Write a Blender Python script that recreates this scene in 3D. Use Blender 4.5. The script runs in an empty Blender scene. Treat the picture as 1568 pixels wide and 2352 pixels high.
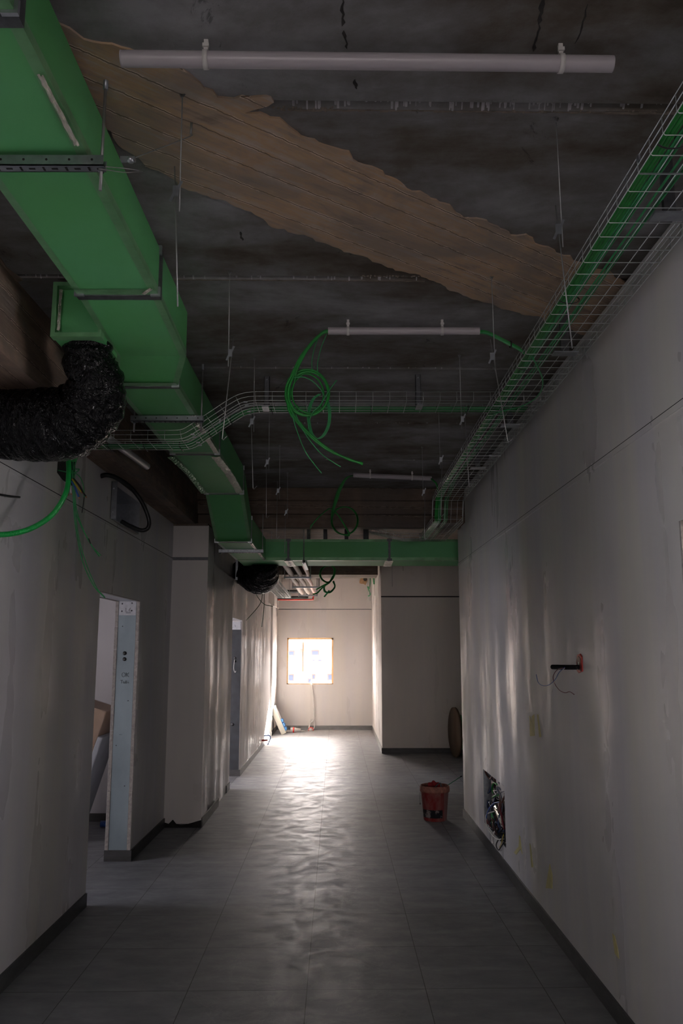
import bpy, bmesh, math, random
import numpy as np
from mathutils import Vector, Matrix
random.seed(7)
sc = bpy.context.scene
col = sc.collection

# ------------------------------------------------------------------ camera
FPX, CH = 1906.0, 1.72
TILT = math.atan(319/FPX); YAW = math.atan(6/FPX)
cF = Vector((math.sin(YAW)*math.cos(TILT), math.cos(YAW)*math.cos(TILT), math.sin(TILT)))
cR = Vector((math.cos(YAW), -math.sin(YAW), 0)); cU = cR.cross(cF)
cam = bpy.data.cameras.new('camera'); camo = bpy.data.objects.new('camera', cam); col.objects.link(camo)
cam.sensor_fit = 'HORIZONTAL'; cam.sensor_width = 36; cam.lens = FPX/1568*36
cam.clip_start = .05; cam.clip_end = 400
M = Matrix((cR, cU, -cF)).transposed().to_4x4(); M.translation = (0, 0, CH)
camo.matrix_world = M
sc.camera = camo
sc.view_settings.view_transform = 'Standard'; sc.view_settings.look = 'None'
sc.view_settings.gamma = 1; sc.view_settings.use_curve_mapping = False
sc.view_settings.exposure = 0.0

# ------------------------------------------------------------------ daylight
SKY_FAR, SKY_SIDE, SKY_BACK = (60, 54, 51), (11.5, 11.6, 13.3), (6.0, 5.4, 5.3)
SUN_E = 680.0
w = bpy.data.worlds.new('sky'); sc.world = w; w.use_nodes = True
nt = w.node_tree; nt.nodes.clear()
out = nt.nodes.new('ShaderNodeOutputWorld'); bg = nt.nodes.new('ShaderNodeBackground')
tc = nt.nodes.new('ShaderNodeTexCoord'); sp = nt.nodes.new('ShaderNodeSeparateXYZ')
nt.links.new(tc.outputs['Generated'], sp.inputs[0])
rp = nt.nodes.new('ShaderNodeValToRGB'); mr = nt.nodes.new('ShaderNodeMapRange')
mr.inputs['From Min'].default_value = -1; mr.inputs['From Max'].default_value = 1
nt.links.new(sp.outputs['Y'], mr.inputs['Value']); nt.links.new(mr.outputs[0], rp.inputs[0])
S = 100.0
e = rp.color_ramp.elements
e[0].position = .15; e[0].color = (*[c/S for c in SKY_BACK], 1)
e[1].position = .85; e[1].color = (*[c/S for c in SKY_FAR], 1)
m_ = e.new(.5); m_.color = (*[c/S for c in SKY_SIDE], 1)
nt.links.new(rp.outputs[0], bg.inputs[0]); bg.inputs[1].default_value = S
nt.links.new(bg.outputs[0], out.inputs[0])

sun = bpy.data.lights.new('sun', 'SUN'); suno = bpy.data.objects.new('sun', sun); col.objects.link(suno)
sun.energy = SUN_E; sun.angle = math.radians(.6); sun.color = (1, .9, .78)
suno.rotation_euler = Vector((-.40, -1, -.51)).to_track_quat('-Z', 'Y').to_euler()
suno.location = (5, 30, 12)

def portal(name, loc, direction, sx, sy):
    l = bpy.data.lights.new(name, 'AREA'); l.shape = 'RECTANGLE'; l.size = sx; l.size_y = sy
    l.cycles.is_portal = True
    o = bpy.data.objects.new(name, l); col.objects.link(o); o.location = loc
    o.rotation_euler = Vector(direction).to_track_quat('-Z', 'Z').to_euler()
portal('daylight_portal_far', (-.645, 19.12, 1.51), (0, -1, 0), 1.1, 1.1)
portal('daylight_portal_back', (-.2, -7.1, 1.5), (0, 1, 0), 2.4, 2.2)
portal('daylight_portal_side', (3.25, 2.05, 1.45), (-1, 0, 0), 1.9, 1.5)
portal('daylight_portal_room', (-4.95, 5.7, 1.55), (1, 0, 0), 1.2, 1.1)
portal('daylight_portal_room', (-5.05, 1.55, 1.5), (1, 0, 0), 1.9, 1.4)  # sky portal of the added near left window, unseen
portal('daylight_portal_room', (-4.95, 10.9, 1.55), (1, 0, 0), 2.6, 1.5)

# ------------------------------------------------------------------ helpers
def at(px, py, ax, v):
    """the point of the place seen at a pixel, on the plane where coordinate ax equals v"""
    d = cF*FPX + cR*(px-784) - cU*(py-1176)
    C = Vector((0, 0, CH)); i = 'XYZ'.index(ax)
    return C + d*((v-C[i])/d[i])

class MB:
    def __init__(s): s.v = []; s.f = []; s.sm = []
    def add(s, vs, fs, smooth=False):
        n = len(s.v); s.v += [tuple(v) for v in vs]
        s.f += [tuple(i+n for i in f) for f in fs]; s.sm += [smooth]*len(fs); return s
    def box(s, x0, x1, y0, y1, z0, z1):
        v = [(x0,y0,z0),(x1,y0,z0),(x1,y1,z0),(x0,y1,z0),(x0,y0,z1),(x1,y0,z1),(x1,y1,z1),(x0,y1,z1)]
        return s.add(v, [(0,3,2,1),(4,5,6,7),(0,1,5,4),(1,2,6,5),(2,3,7,6),(3,0,4,7)])
    def cbox(s, c, size, R=None):
        vs = []
        for z in (-.5,.5):
            for x, y in ((-.5,-.5),(.5,-.5),(.5,.5),(-.5,.5)):
                p = Vector((x*size[0], y*size[1], z*size[2]))
                if R: p = R @ p
                vs.append(p+Vector(c))
        return s.add(vs, [(0,3,2,1),(4,5,6,7),(0,1,5,4),(1,2,6,5),(2,3,7,6),(3,0,4,7)])
    def prism(s, poly, axis, a, b):
        """extrude a 2-D polygon along axis from a to b"""
        def mk(p, t):
            return {'X': (t, p[0], p[1]), 'Y': (p[0], t, p[1]), 'Z': (p[0], p[1], t)}[axis]
        n = len(poly)
        vs = [mk(p, a) for p in poly] + [mk(p, b) for p in poly]
        fs = [tuple(range(n))[::-1], tuple(range(n, 2*n))] + [(i, (i+1) % n, (i+1) % n+n, i+n) for i in range(n)]
        return s.add(vs, fs)
    def tube(s, pts, r, n=8, cap=True, smooth=True):
        pts = [Vector(p) for p in pts]
        rs = r if isinstance(r, (list, tuple)) else [r]*len(pts)
        T = []
        for i in range(len(pts)):
            a = pts[max(i-1, 0)]; b = pts[min(i+1, len(pts)-1)]
            t = (b-a); T.append(t.normalized() if t.length > 1e-9 else Vector((0, 0, 1)))
        up = Vector((0, 0, 1)) if abs(T[0].z) < .9 else Vector((1, 0, 0))
        nrm = (up - T[0]*up.dot(T[0])).normalized()
        vs = []
        for i, p in enumerate(pts):
            nrm = (nrm - T[i]*nrm.dot(T[i])).normalized(); bn = T[i].cross(nrm)
            for k in range(n):
                a = 2*math.pi*k/n
                vs.append(p + (nrm*math.cos(a) + bn*math.sin(a))*rs[i])
        fs = [(i*n+k, i*n+(k+1) % n, (i+1)*n+(k+1) % n, (i+1)*n+k) for i in range(len(pts)-1) for k in range(n)]
        s.add(vs, fs, smooth)
        if cap:
            m = len(s.v)-len(vs)
            s.f += [tuple(m+k for k in range(n))[::-1], tuple(m+(len(pts)-1)*n+k for k in range(n))]; s.sm += [False, False]
        return s
    def lathe(s, prof, c, n=32, axis='Z', smooth=True):
        vs = []
        for (r, h) in prof:
            for k in range(n):
                a = 2*math.pi*k/n; x, y = r*math.cos(a), r*math.sin(a)
                p = {'Z': (x, y, h), 'X': (h, x, y), 'Y': (x, h, y)}[axis]
                vs.append(Vector(p)+Vector(c))
        fs = [(i*n+k, i*n+(k+1) % n, (i+1)*n+(k+1) % n, (i+1)*n+k) for i in range(len(prof)-1) for k in range(n)]
        return s.add(vs, fs, smooth)
    def strip(s, quads):
        for q in quads: s.add(q, [(0, 1, 2, 3)])
        return s
    def build(s, name, mat, parent=None, bevel=0, keep=False, label=None):
        me = bpy.data.meshes.new(name)
        V = [Vector(v) for v in s.v]
        off = Vector((0, 0, 0))
        if parent is not None:
            q = parent
            while q is not None: off += q.location; q = q.parent
        elif not keep:
            lo = [min(v[i] for v in V) for i in range(3)]; hi = [max(v[i] for v in V) for i in range(3)]
            off = Vector(((lo[0]+hi[0])/2, (lo[1]+hi[1])/2, lo[2]))
        me.from_pydata([v-off for v in V], [], s.f)
        me.polygons.foreach_set('use_smooth', s.sm)
        bm = bmesh.new(); bm.from_mesh(me); bmesh.ops.recalc_face_normals(bm, faces=bm.faces); bm.to_mesh(me); bm.free()
        o = bpy.data.objects.new(name, me); col.objects.link(o); me.materials.append(mat)
        if parent is not None: o.parent = parent
        else: o.location = off
        if bevel:
            b = o.modifiers.new('bevel', 'BEVEL'); b.width = bevel; b.segments = 2; b.limit_method = 'ANGLE'
        if label: o['label'] = label
        return o
def tag(o, label, cat, group=None, kind=None):
    o['label'] = label; o['category'] = cat
    if group: o['group'] = group
    if kind: o['kind'] = kind
    return o
def thing(name, loc, label, cat, group=None):
    o = bpy.data.objects.new(name, None); col.objects.link(o); o.location = loc
    o.empty_display_size = .05
    return tag(o, label, cat, group)
def struct(o, label=None):
    o['kind'] = 'structure'
    if label: o['label'] = label
    return o
def spl(pts, k=8):
    """Catmull-Rom through the points"""
    P = [Vector(p) for p in pts]; P = [P[0]*2-P[1]] + P + [P[-1]*2-P[-2]]
    o = []
    for i in range(1, len(P)-2):
        for j in range(k):
            t = j/k
            o.append(.5*((2*P[i]) + (P[i+1]-P[i-1])*t + (2*P[i-1]-5*P[i]+4*P[i+1]-P[i+2])*t*t + (-P[i-1]+3*P[i]-3*P[i+1]+P[i+2])*t**3))
    o.append(P[-2]); return o
def resample(pts, step):
    P = [Vector(p) for p in pts]; L = [0]
    for a, b in zip(P, P[1:]): L.append(L[-1]+(b-a).length)
    n = max(2, int(L[-1]/step)+1); o = []; j = 0
    for i in range(n):
        d = L[-1]*i/(n-1)
        while j < len(L)-2 and L[j+1] < d: j += 1
        t = (d-L[j])/max(L[j+1]-L[j], 1e-9); o.append(P[j].lerp(P[j+1], min(max(t, 0), 1)))
    return o

# ------------------------------------------------------------------ materials
class NG:
    def __init__(s, name):
        s.m = bpy.data.materials.new(name); s.m.use_nodes = True; s.t = s.m.node_tree; s.n = s.t.nodes
        s.b = s.n['Principled BSDF']; s.tc = s.n.new('ShaderNodeTexCoord')
    def link(s, a, b): s.t.links.new(a, b)
    def obj(s, scale=(1, 1, 1), rot=(0, 0, 0)):
        m = s.n.new('ShaderNodeMapping'); m.inputs['Scale'].default_value = scale; m.inputs['Rotation'].default_value = rot
        s.link(s.tc.outputs['Object'], m.inputs[0]); return m.outputs[0]
    def noise(s, vec, scale, detail=4, rough=.55, dist=0):
        n = s.n.new('ShaderNodeTexNoise'); n.inputs['Scale'].default_value = scale; n.inputs['Detail'].default_value = detail
        n.inputs['Roughness'].default_value = rough; n.inputs['Distortion'].default_value = dist
        s.link(vec, n.inputs['Vector']); return n.outputs[0]
    def ramp(s, f, stops):
        r = s.n.new('ShaderNodeValToRGB'); e = r.color_ramp.elements
        C4 = lambda c: (*c, 1) if isinstance(c, tuple) else (c, c, c, 1)
        e[1].position = stops[-1][0]; e[1].color = C4(stops[-1][1]); e[0].position = stops[0][0]; e[0].color = C4(stops[0][1])
        for p, c in stops[1:-1]: x = e.new(p); x.color = C4(c)
        s.link(f, r.inputs[0]); return r.outputs[0]
    def mix(s, f, a, b, blend='MIX'):
        m = s.n.new('ShaderNodeMix'); m.data_type = 'RGBA'; m.blend_type = blend
        for i, x in ((0, f), (6, a), (7, b)):
            if isinstance(x, (int, float)): m.inputs[i].default_value = x
            elif isinstance(x, tuple): m.inputs[i].default_value = (*x, 1)
            else: s.link(x, m.inputs[i])
        return m.outputs[2]
    def math(s, op, a, b=None, c=None):
        m = s.n.new('ShaderNodeMath'); m.operation = op
        for i, x in enumerate((a, b, c)):
            if x is None: continue
            if isinstance(x, (int, float)): m.inputs[i].default_value = x
            else: s.link(x, m.inputs[i])
        return m.outputs[0]
    def xyz(s, vec):
        n = s.n.new('ShaderNodeSeparateXYZ'); s.link(vec, n.inputs[0]); return n.outputs
    def comb(s, x, y, z):
        n = s.n.new('ShaderNodeCombineXYZ')
        for i, v in enumerate((x, y, z)):
            if isinstance(v, (int, float)): n.inputs[i].default_value = v
            else: s.link(v, n.inputs[i])
        return n.outputs[0]
    def color(s, c):
        if isinstance(c, tuple): s.b.inputs['Base Color'].default_value = (*c, 1)
        else: s.link(c, s.b.inputs['Base Color'])
    def rough(s, r):
        if isinstance(r, (int, float)): s.b.inputs['Roughness'].default_value = r
        else: s.link(r, s.b.inputs['Roughness'])
    def bump(s, h, strength=.3, dist=.01):
        b = s.n.new('ShaderNodeBump'); b.inputs['Strength'].default_value = strength; b.inputs['Distance'].default_value = dist
        s.link(h, b.inputs['Height']); s.link(b.outputs[0], s.b.inputs['Normal'])
def simple(name, c, rough=.5, metal=0., var=.15, scale=12, bump=0., stretch=(1, 1, 1), spec=None):
    g = NG(name); v = g.obj(stretch)
    n = g.noise(v, scale, 5)
    d = tuple(x*(1-var) for x in c); l = tuple(min(x*(1+var), 1) for x in c)
    g.color(g.ramp(n, [(.3, d), (.7, l)])); g.rough(rough); g.b.inputs['Metallic'].default_value = metal
    if spec is not None: g.b.inputs['Specular IOR Level'].default_value = spec
    if bump: g.bump(g.noise(v, scale*2, 6), bump, .004)
    return g.m

def wall_material(name, lo, hi, spot=.0):
    g = NG(name); x, y, z = g.xyz(g.tc.outputs['Object'])
    a = g.math('ADD', x, y)
    v = g.comb(a, 0., g.math('MULTIPLY', z, .12))
    band = g.noise(v, 2.6, 3, .6)
    v2 = g.comb(a, 3., g.math('MULTIPLY', z, .06))
    streak = g.noise(v2, 14, 4, .6)
    v4 = g.comb(a, 9., g.math('MULTIPLY', z, .16)); pat2 = g.noise(v4, 1.1, 2, .4)
    v3 = g.comb(a, 7., z); blot = g.noise(v3, 1.3, 3, .5)
    c = g.ramp(band, [(.36, lo), (.5, tuple((p+q)/2 for p, q in zip(lo, hi))), (.64, hi)])
    c = g.mix(g.math('MULTIPLY', streak, .22), c, (.80, .78, .72))
    c = g.mix(g.math('MULTIPLY', g.ramp(pat2, [(.46, 0.), (.53, 1.)]), .13), c, (.42, .41, .40))
    # small scuffs and dirt
    sc_ = g.noise(g.comb(g.math('MULTIPLY', a, 3.), 1., g.math('MULTIPLY', z, 1.1)), 7, 6, .7)
    zone = g.noise(v3, .9, 2)
    low = g.n.new('ShaderNodeMapRange'); g.link(z, low.inputs[0])
    low.inputs[1].default_value = 1.2; low.inputs[2].default_value = .1; low.inputs[3].default_value = 0; low.inputs[4].default_value = .075
    thr = g.math('ADD', sc_, low.outputs[0])
    m = g.ramp(thr, [(.845, 0.), (.865, 1.)])
    c = g.mix(g.math('MULTIPLY', m, g.math('MULTIPLY', g.ramp(zone, [(.5, 0.), (.62, 1.)]), .6)), c, (.16, .15, .14))
    g.color(c)
    rr = g.noise(g.comb(g.math('MULTIPLY', a, 1.), 11., g.math('MULTIPLY', z, .10)), 3.2, 3, .55)
    patch = g.noise(g.comb(g.math('MULTIPLY', a, .8), 5., g.math('MULTIPLY', z, .5)), 2.2, 4, .6, .5)
    g.rough(g.ramp(g.math('ADD', g.math('MULTIPLY', rr, .6), g.math('MULTIPLY', patch, .4)), [(.40, .55), (.50, .44), (.56, .30), (.64, .20)]))
    g.b.inputs['Specular IOR Level'].default_value = .45
    g.bump(g.math('ADD', g.math('MULTIPLY', g.noise(g.comb(g.math('MULTIPLY', a, 2.), 0., g.math('MULTIPLY', z, .3)), 8, 3, .5), .6), g.math('MULTIPLY', g.noise(v3, 70, 3), .12)), .16, .005)
    return g.m
WALL = wall_material('painted_plasterboard', (.55, .54, .585), (.61, .595, .555))
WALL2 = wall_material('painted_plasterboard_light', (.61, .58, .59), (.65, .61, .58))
ROOMW = wall_material('side_room_paint', (.70, .70, .77), (.75, .74, .79))

def floor_material():
    g = NG('porcelain_tile'); x, y, z = g.xyz(g.tc.outputs['Object'])
    xs = g.math('ADD', g.math('ADD', x, 10*.6115+.147), g.math('MULTIPLY', y, .0035))
    ys = g.math('SUBTRACT', g.math('ADD', y, 20*.622-4.62), g.math('MULTIPLY', x, .019))
    u = g.math('DIVIDE', xs, .6115); v = g.math('DIVIDE', ys, .622)
    fu, fv = g.math('FRACT', u), g.math('FRACT', v)
    def edge(f, wd):
        d = g.math('MINIMUM', f, g.math('SUBTRACT', 1., f)); return g.math('LESS_THAN', d, wd)
    gr = g.math('MAXIMUM', edge(fu, .0036), edge(fv, .0036))
    cell = g.comb(g.math('FLOOR', u), g.math('FLOOR', v), 0.)
    wn = g.n.new('ShaderNodeTexWhiteNoise'); g.link(cell, wn.inputs['Vector'])
    vec = g.comb(g.math('ADD', x, g.math('MULTIPLY', wn.outputs['Value'], 30.)), g.math('MULTIPLY', y, 2.4), 0.)
    cl = g.noise(vec, 3.2, 6, .6, .3)
    c = g.ramp(cl, [(.32, (.178, .183, .200)), (.5, (.228, .233, .250)), (.7, (.30, .302, .316))])
    c = g.mix(g.math('MULTIPLY', wn.outputs['Value'], .16), c, (.16, .16, .17))
    # plaster dust trodden in along the middle
    dust = g.noise(g.comb(g.math('MULTIPLY', x, 1.), y, 0.), 5.5, 8, .72, 1.5)
    mid = g.n.new('ShaderNodeMapRange'); g.link(g.math('ABSOLUTE', g.math('ADD', x, .12)), mid.inputs[0])
    mid.inputs[1].default_value = .9; mid.inputs[2].default_value = .1; mid.inputs[3].default_value = 0; mid.inputs[4].default_value = 1
    dm = g.math('MULTIPLY', g.ramp(dust, [(.5, 0.), (.62, 1.)]), mid.outputs[0])
    c = g.mix(g.math('MULTIPLY', dm, .30), c, (.5, .48, .46))
    scr = g.noise(g.comb(x, y, 4.), 2.6, 8, .8, 3.2)
    sm = g.math('MULTIPLY', g.math('LESS_THAN', g.math('ABSOLUTE', g.math('SUBTRACT', scr, .56)), .0025), mid.outputs[0])
    c = g.mix(g.math('MULTIPLY', sm, .7), c, (.75, .74, .72))
    c = g.mix(gr, c, (.06, .057, .057)); g.color(c)
    g.rough(g.ramp(g.noise(g.comb(x, y, 2.), 6, 6, .7, .8), [(.3, .42), (.5, .52), (.7, .66)]))
    h = g.math('SUBTRACT', g.math('MULTIPLY', cl, .12), gr)
    g.bump(h, .35, .0015)
    g.b.inputs['Specular IOR Level'].default_value = .45
    return g.m
FLOOR = floor_material()

def concrete(name, tones, bump=.25, stretch=(.8, 1.7, 1), white=True):
    g = NG(name); v = g.obj(stretch)
    n1 = g.noise(v, 1.25, 7, .62, .3); n2 = g.noise(g.obj(), 5.5, 8, .7)
    c = g.ramp(g.math('ADD', g.math('MULTIPLY', n1, .72), g.math('MULTIPLY', n2, .28)), tones)
    if white:
        n3 = g.noise(g.obj((.8, 1.3, 1)), 2.1, 9, .75, 1.4)
        c = g.mix(g.math('MULTIPLY', g.ramp(n3, [(.60, 0.), (.74, 1.)]), .35), c, (.20, .20, .215))
        n4 = g.noise(g.obj((1.6, .7, 1)), 3.2, 7, .8, .6)
        c = g.mix(g.math('MULTIPLY', g.ramp(n4, [(.63, 0.), (.67, 1.)]), .55), c, (.02, .02, .021))
    g.color(c); g.rough(.8); g.b.inputs['Specular IOR Level'].default_value = .25
    g.bump(n2, bump, .012)
    return g.m
CEIL = concrete('ceiling_concrete', [(.37, (.080, .064, .050)), (.44, (.130, .112, .094)), (.50, (.175, .165, .157)), (.56, (.225, .220, .222)), (.65, (.32, .315, .33))])
def boards(name, tones, ang, pitch, off=0.):
    """concrete cast against rough boards: long grain, a ridge where two boards met"""
    g = NG(name); ca, sa = math.cos(ang), math.sin(ang)
    x, y, z = g.xyz(g.tc.outputs['Object'])
    al = g.math('ADD', g.math('MULTIPLY', x, ca), g.math('MULTIPLY', y, sa))
    ac = g.math('ADD', g.math('SUBTRACT', g.math('MULTIPLY', y, ca), g.math('MULTIPLY', x, sa)), g.math('MULTIPLY', z, 1.))
    wob = g.noise(g.comb(g.math('MULTIPLY', al, 2.), 0., 0.), 5, 6, .65)
    a2 = g.math('ADD', g.math('ADD', ac, g.math('MULTIPLY', wob, .03)), 20*pitch+off)
    u = g.math('DIVIDE', a2, pitch); f = g.math('FRACT', u)
    wn = g.n.new('ShaderNodeTexWhiteNoise'); wn.noise_dimensions = '1D'; g.link(g.math('FLOOR', u), wn.inputs['W'])
    gr = g.noise(g.comb(g.math('MULTIPLY', al, .5), g.math('MULTIPLY', ac, 9.), g.math('MULTIPLY', wn.outputs['Value'], 9.)), 3.4, 8, .7, .5)
    bl = g.noise(g.comb(al, g.math('MULTIPLY', ac, 1.6), 2.), 3.6, 7, .68, .6)
    c = g.ramp(g.math('ADD', g.math('MULTIPLY', gr, .5), g.math('MULTIPLY', bl, .5)), tones)
    gy = g.noise(g.comb(g.math('MULTIPLY', al, .8), g.math('MULTIPLY', ac, 1.3), 8.), 2.1, 5, .6, .8)
    gr_ = sum(tones[1][1])/3
    c = g.mix(g.math('MULTIPLY', g.ramp(gy, [(.44, 0.), (.60, 1.)]), .62), c, (gr_*.72, gr_*.66, gr_*.62))
    c = g.mix(g.math('MULTIPLY', wn.outputs['Value'], .45), c, tones[0][1])
    d = g.math('MINIMUM', f, g.math('SUBTRACT', 1., f))
    seam = g.math('LESS_THAN', d, g.math('MULTIPLY', g.noise(g.comb(al, 0., wn.outputs['Value']), 6, 3), .045))
    c = g.mix(g.math('MULTIPLY', seam, .6), c, (.05, .038, .03))
    rid = g.math('MULTIPLY', g.math('LESS_THAN', g.math('ABSOLUTE', g.math('SUBTRACT', d, .045)), .014), g.ramp(g.noise(g.comb(al, ac, 3.), 16, 6), [(.46, 0.), (.52, 1.)]))
    c = g.mix(g.math('MULTIPLY', rid, .65), c, tuple(min(1., q*1.35) for q in tones[-1][1]))
    g.color(c); g.rough(.82); g.b.inputs['Specular IOR Level'].default_value = .25
    g.bump(g.math('ADD', g.math('MULTIPLY', gr, .5), g.math('ADD', g.math('MULTIPLY', wn.outputs['Value'], .5), g.math('MULTIPLY', rid, .6))), .5, .012)
    return g.m
BTON = [(.38, (.30, .225, .18)), (.45, (.48, .36, .27)), (.51, (.62, .41, .24)), (.56, (.58, .45, .35)), (.64, (.66, .54, .46))]
BAND = boards('board_marked_band', BTON, math.atan(.76), .105)
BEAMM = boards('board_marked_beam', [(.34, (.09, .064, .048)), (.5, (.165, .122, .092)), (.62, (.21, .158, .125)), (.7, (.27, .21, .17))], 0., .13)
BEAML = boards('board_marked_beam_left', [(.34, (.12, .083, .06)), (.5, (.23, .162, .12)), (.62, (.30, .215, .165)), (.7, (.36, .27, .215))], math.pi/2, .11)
CBRD = boards('board_marked_ceiling', [(.34, (.13, .095, .075)), (.5, (.26, .195, .155)), (.62, (.34, .265, .22)), (.7, (.42, .35, .30))], 0., .12)

GREEN = None
def duct_material():
    g = NG('green_duct_foil'); v = g.obj()
    n = g.noise(v, 1.7, 3); f = g.noise(v, 220, 2)
    g.color(g.ramp(n, [(.3, (.098, .385, .115)), (.7, (.118, .43, .175))]))
    g.rough(.5); g.b.inputs['Metallic'].default_value = .1
    g.bump(g.math('ADD', f, g.math('MULTIPLY', g.noise(v, 7, 3), 2.)), .12, .002); return g.m
GREEN = duct_material()
TAPE = simple('green_clear_tape', (.155, .36, .17), .30, .2, .22, 9, .4)
def foil(name, c, r=.18):
    g = NG(name); v = g.obj()
    g.color(c); g.rough(r); g.b.inputs['Metallic'].default_value = .9
    g.bump(g.noise(v, 34, 6, .7, 1.), .9, .02); return g.m
FOIL = foil('crinkled_foil_tape', (.80, .78, .68), .20)
ZINC = simple('galvanised_steel', (.30, .32, .35), .38, .85, .18, 25)
ZINCL = simple('galvanised_steel_bright', (.44, .46, .50), .35, .85, .12, 30)
ZINCD = simple('galvanised_steel_dull', (.12, .125, .135), .5, .7, .25, 30)
JAMB = simple('blue_grey_stud_steel', (.23, .285, .32), .42, .45, .12, 5, 0, (1, 1, .5))
JAMBD = simple('dark_stud_steel', (.048, .053, .062), .5, .45, .25, 8)
WIRE = simple('zinc_wire', (.52, .55, .55), .35, .8, .1, 30)
ROD = simple('zinc_rod', (.30, .30, .30), .45, .7, .15, 30)
PVC = simple('pale_pvc_tube', (.44, .405, .43), .35, 0, .04, 6)
BLACKP = simple('black_plastic', (.012, .012, .013), .4, 0, .2, 20)
CABG = simple('green_cable_jacket', (.013, .24, .035), .42, 0, .15, 20)
CABG2 = simple('green_thin_cable', (.035, .30, .10), .45, 0, .15, 20)
CORR = simple('green_corrugated_conduit', (.01, .33, .06), .3, 0, .1, 20)
BLUE = simple('blue_wire', (.03, .09, .35), .4, 0, .1, 20)
REDW = simple('dark_red_wire', (.14, .02, .03), .4, 0, .1, 20)
RED = simple('red_plastic', (.42, .02, .015), .4, 0, .15, 20)
WHITE = simple('white_plastic', (.62, .60, .58), .45, 0, .06, 20)
YEL = simple('yellow_wire', (.45, .33, .03), .4, 0, .1, 20)
COPPER = simple('copper_end', (.55, .25, .12), .3, .9, .1, 20)
PLASTER = simple('plasterboard_edge', (.36, .33, .31), .85, 0, .28, 45, .8)
SKIRT = simple('dark_porcelain_skirting', (.05, .05, .052), .45, 0, .4, 6, .3, (1, 1, 4))
INK = simple('pencil_line', (.03, .03, .035), .8)
HOLE = simple('unlit_void', (.012, .011, .010), .9)
CARD = simple('brown_cardboard', (.33, .20, .12), .6, 0, .12, 6)
FOAM = simple('grey_foam_board', (.36, .38, .42), .7, 0, .08, 8)
WOOD = simple('pale_timber', (.60, .38, .19), .6, 0, .2, 9, .2, (1, 1, .2))
WOODD = simple('rough_reel_timber', (.13, .085, .05), .7, 0, .3, 7, .4, (1, 1, .2))
TAPEY = simple('masking_tape_yellow', (.58, .53, .24), .6, 0, .12, 15)
INSUL = simple('beige_pipe_wrap', (.42, .36, .31), .6, 0, .2, 18, .5)
INSULP = simple('pink_pipe_wrap', (.55, .36, .31), .5, 0, .2, 18, .3)
GBOX = simple('pale_grey_enamel', (.62, .60, .53), .45, 0, .06, 8)
BLUES = simple('blue_socket_plastic', (.04, .20, .50), .4, 0, .1, 20)
DRIP = simple('lime_drips', (.42, .40, .42), .7, 0, .3, 30)
MORTAR = simple('pale_mortar', (.20, .165, .135), .9, 0, .35, 30, .8)
g = NG('clear_wrap'); g.color((.9, .85, .8)); g.rough(.12); g.b.inputs['Alpha'].default_value = .16
g.bump(g.noise(g.obj((1, 1, .3)), 30, 5, .6, 1), 1, .03); WRAP = g.m
g = NG('black_flex_foil'); v = g.obj()
g.color((.003, .003, .0035)); g.rough(.075)
g.b.inputs['Specular IOR Level'].default_value = .24
g.bump(g.noise(g.obj((1.6, .7, 1)), 15, 3, .5, 2.5), 1., .03); FLEX = g.m

# ------------------------------------------------------------------ setting: shell
ZC = 3.42
XR, XL, XL2, XF = 1.315, -1.73, -1.385, .74
struct(MB().box(-5, 5.6, -7.2, 19.1, -.15, 0).build('floor', FLOOR, keep=True), 'grey porcelain floor tiles with dust')

def walls(name, boxes, m, label=None):
    b = MB()
    for q in boxes: b.box(*q)
    return struct(b.build(name, m, keep=True), label)
DY0, DY1, DZ = 6.03, 7.27, 2.15                        # first doorway on the left
EY0, EY1 = 10.9, 12.0                                   # second doorway
ZT = 2.66                                               # shadow gap height
# right wall: opening beside the camera, square hole low down, end at the side room
HY0, HY1, HZ0, HZ1 = 6.865, 7.85, .19, .66
walls('wall_right', [(XR, XR+.14, -7, 1.9, 0, 3.39), (XR, XR+.14, 1.9, 3.165, 2.215, 3.39), (XR, XR+.14, 3.165, HY0, 0, 3.39),
      (XR, XR+.14, HY0, HY1, HZ1, 3.39), (XR, XR+.14, HY0, HY1, 0, HZ0), (XR, XR+.14, HY1, 8.55, 0, 3.39), (XR, XR+.14, 8.55, 9.1, 0, 3.04)], WALL)
walls('wall_left', [(XL-.215, XL, -7, .5, 0, 3.03), (XL-.215, XL, .5, 2.6, 2.3, 3.03), (XL-.215, XL, .5, 2.6, 0, .95), (XL-.215, XL, 2.6, DY0, 0, 3.03), (XL-.215, XL, DY0, DY1, DZ, 2.715), (XL-.215, XL, DY0, 6.25, 2.715, 3.03), (XL-.215, XL, 7.10, DY1, 2.715, 3.03), (XL-.215, XL, 6.25, 7.10, 2.985, 3.03), (XL-.215, XL, DY1, 8.9, 0, 3.03)], WALL)  # opening beside the camera is added, out of view, to brighten the right wall
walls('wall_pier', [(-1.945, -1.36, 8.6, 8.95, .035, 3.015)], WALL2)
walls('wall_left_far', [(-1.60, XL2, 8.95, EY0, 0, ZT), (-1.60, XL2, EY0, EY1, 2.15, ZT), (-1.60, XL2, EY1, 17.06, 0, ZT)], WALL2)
walls('wall_left_upper', [(-1.60, XL2-.05, 8.95, 17.0, ZT, 3.42)], WALL)
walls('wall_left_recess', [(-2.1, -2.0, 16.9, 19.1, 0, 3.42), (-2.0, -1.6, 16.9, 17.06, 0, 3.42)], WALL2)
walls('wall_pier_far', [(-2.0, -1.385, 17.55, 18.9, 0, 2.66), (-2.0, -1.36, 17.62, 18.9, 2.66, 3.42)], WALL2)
WX0, WX1, WZ0, WZ1 = -1.165, -.125, .985, 2.01
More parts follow.
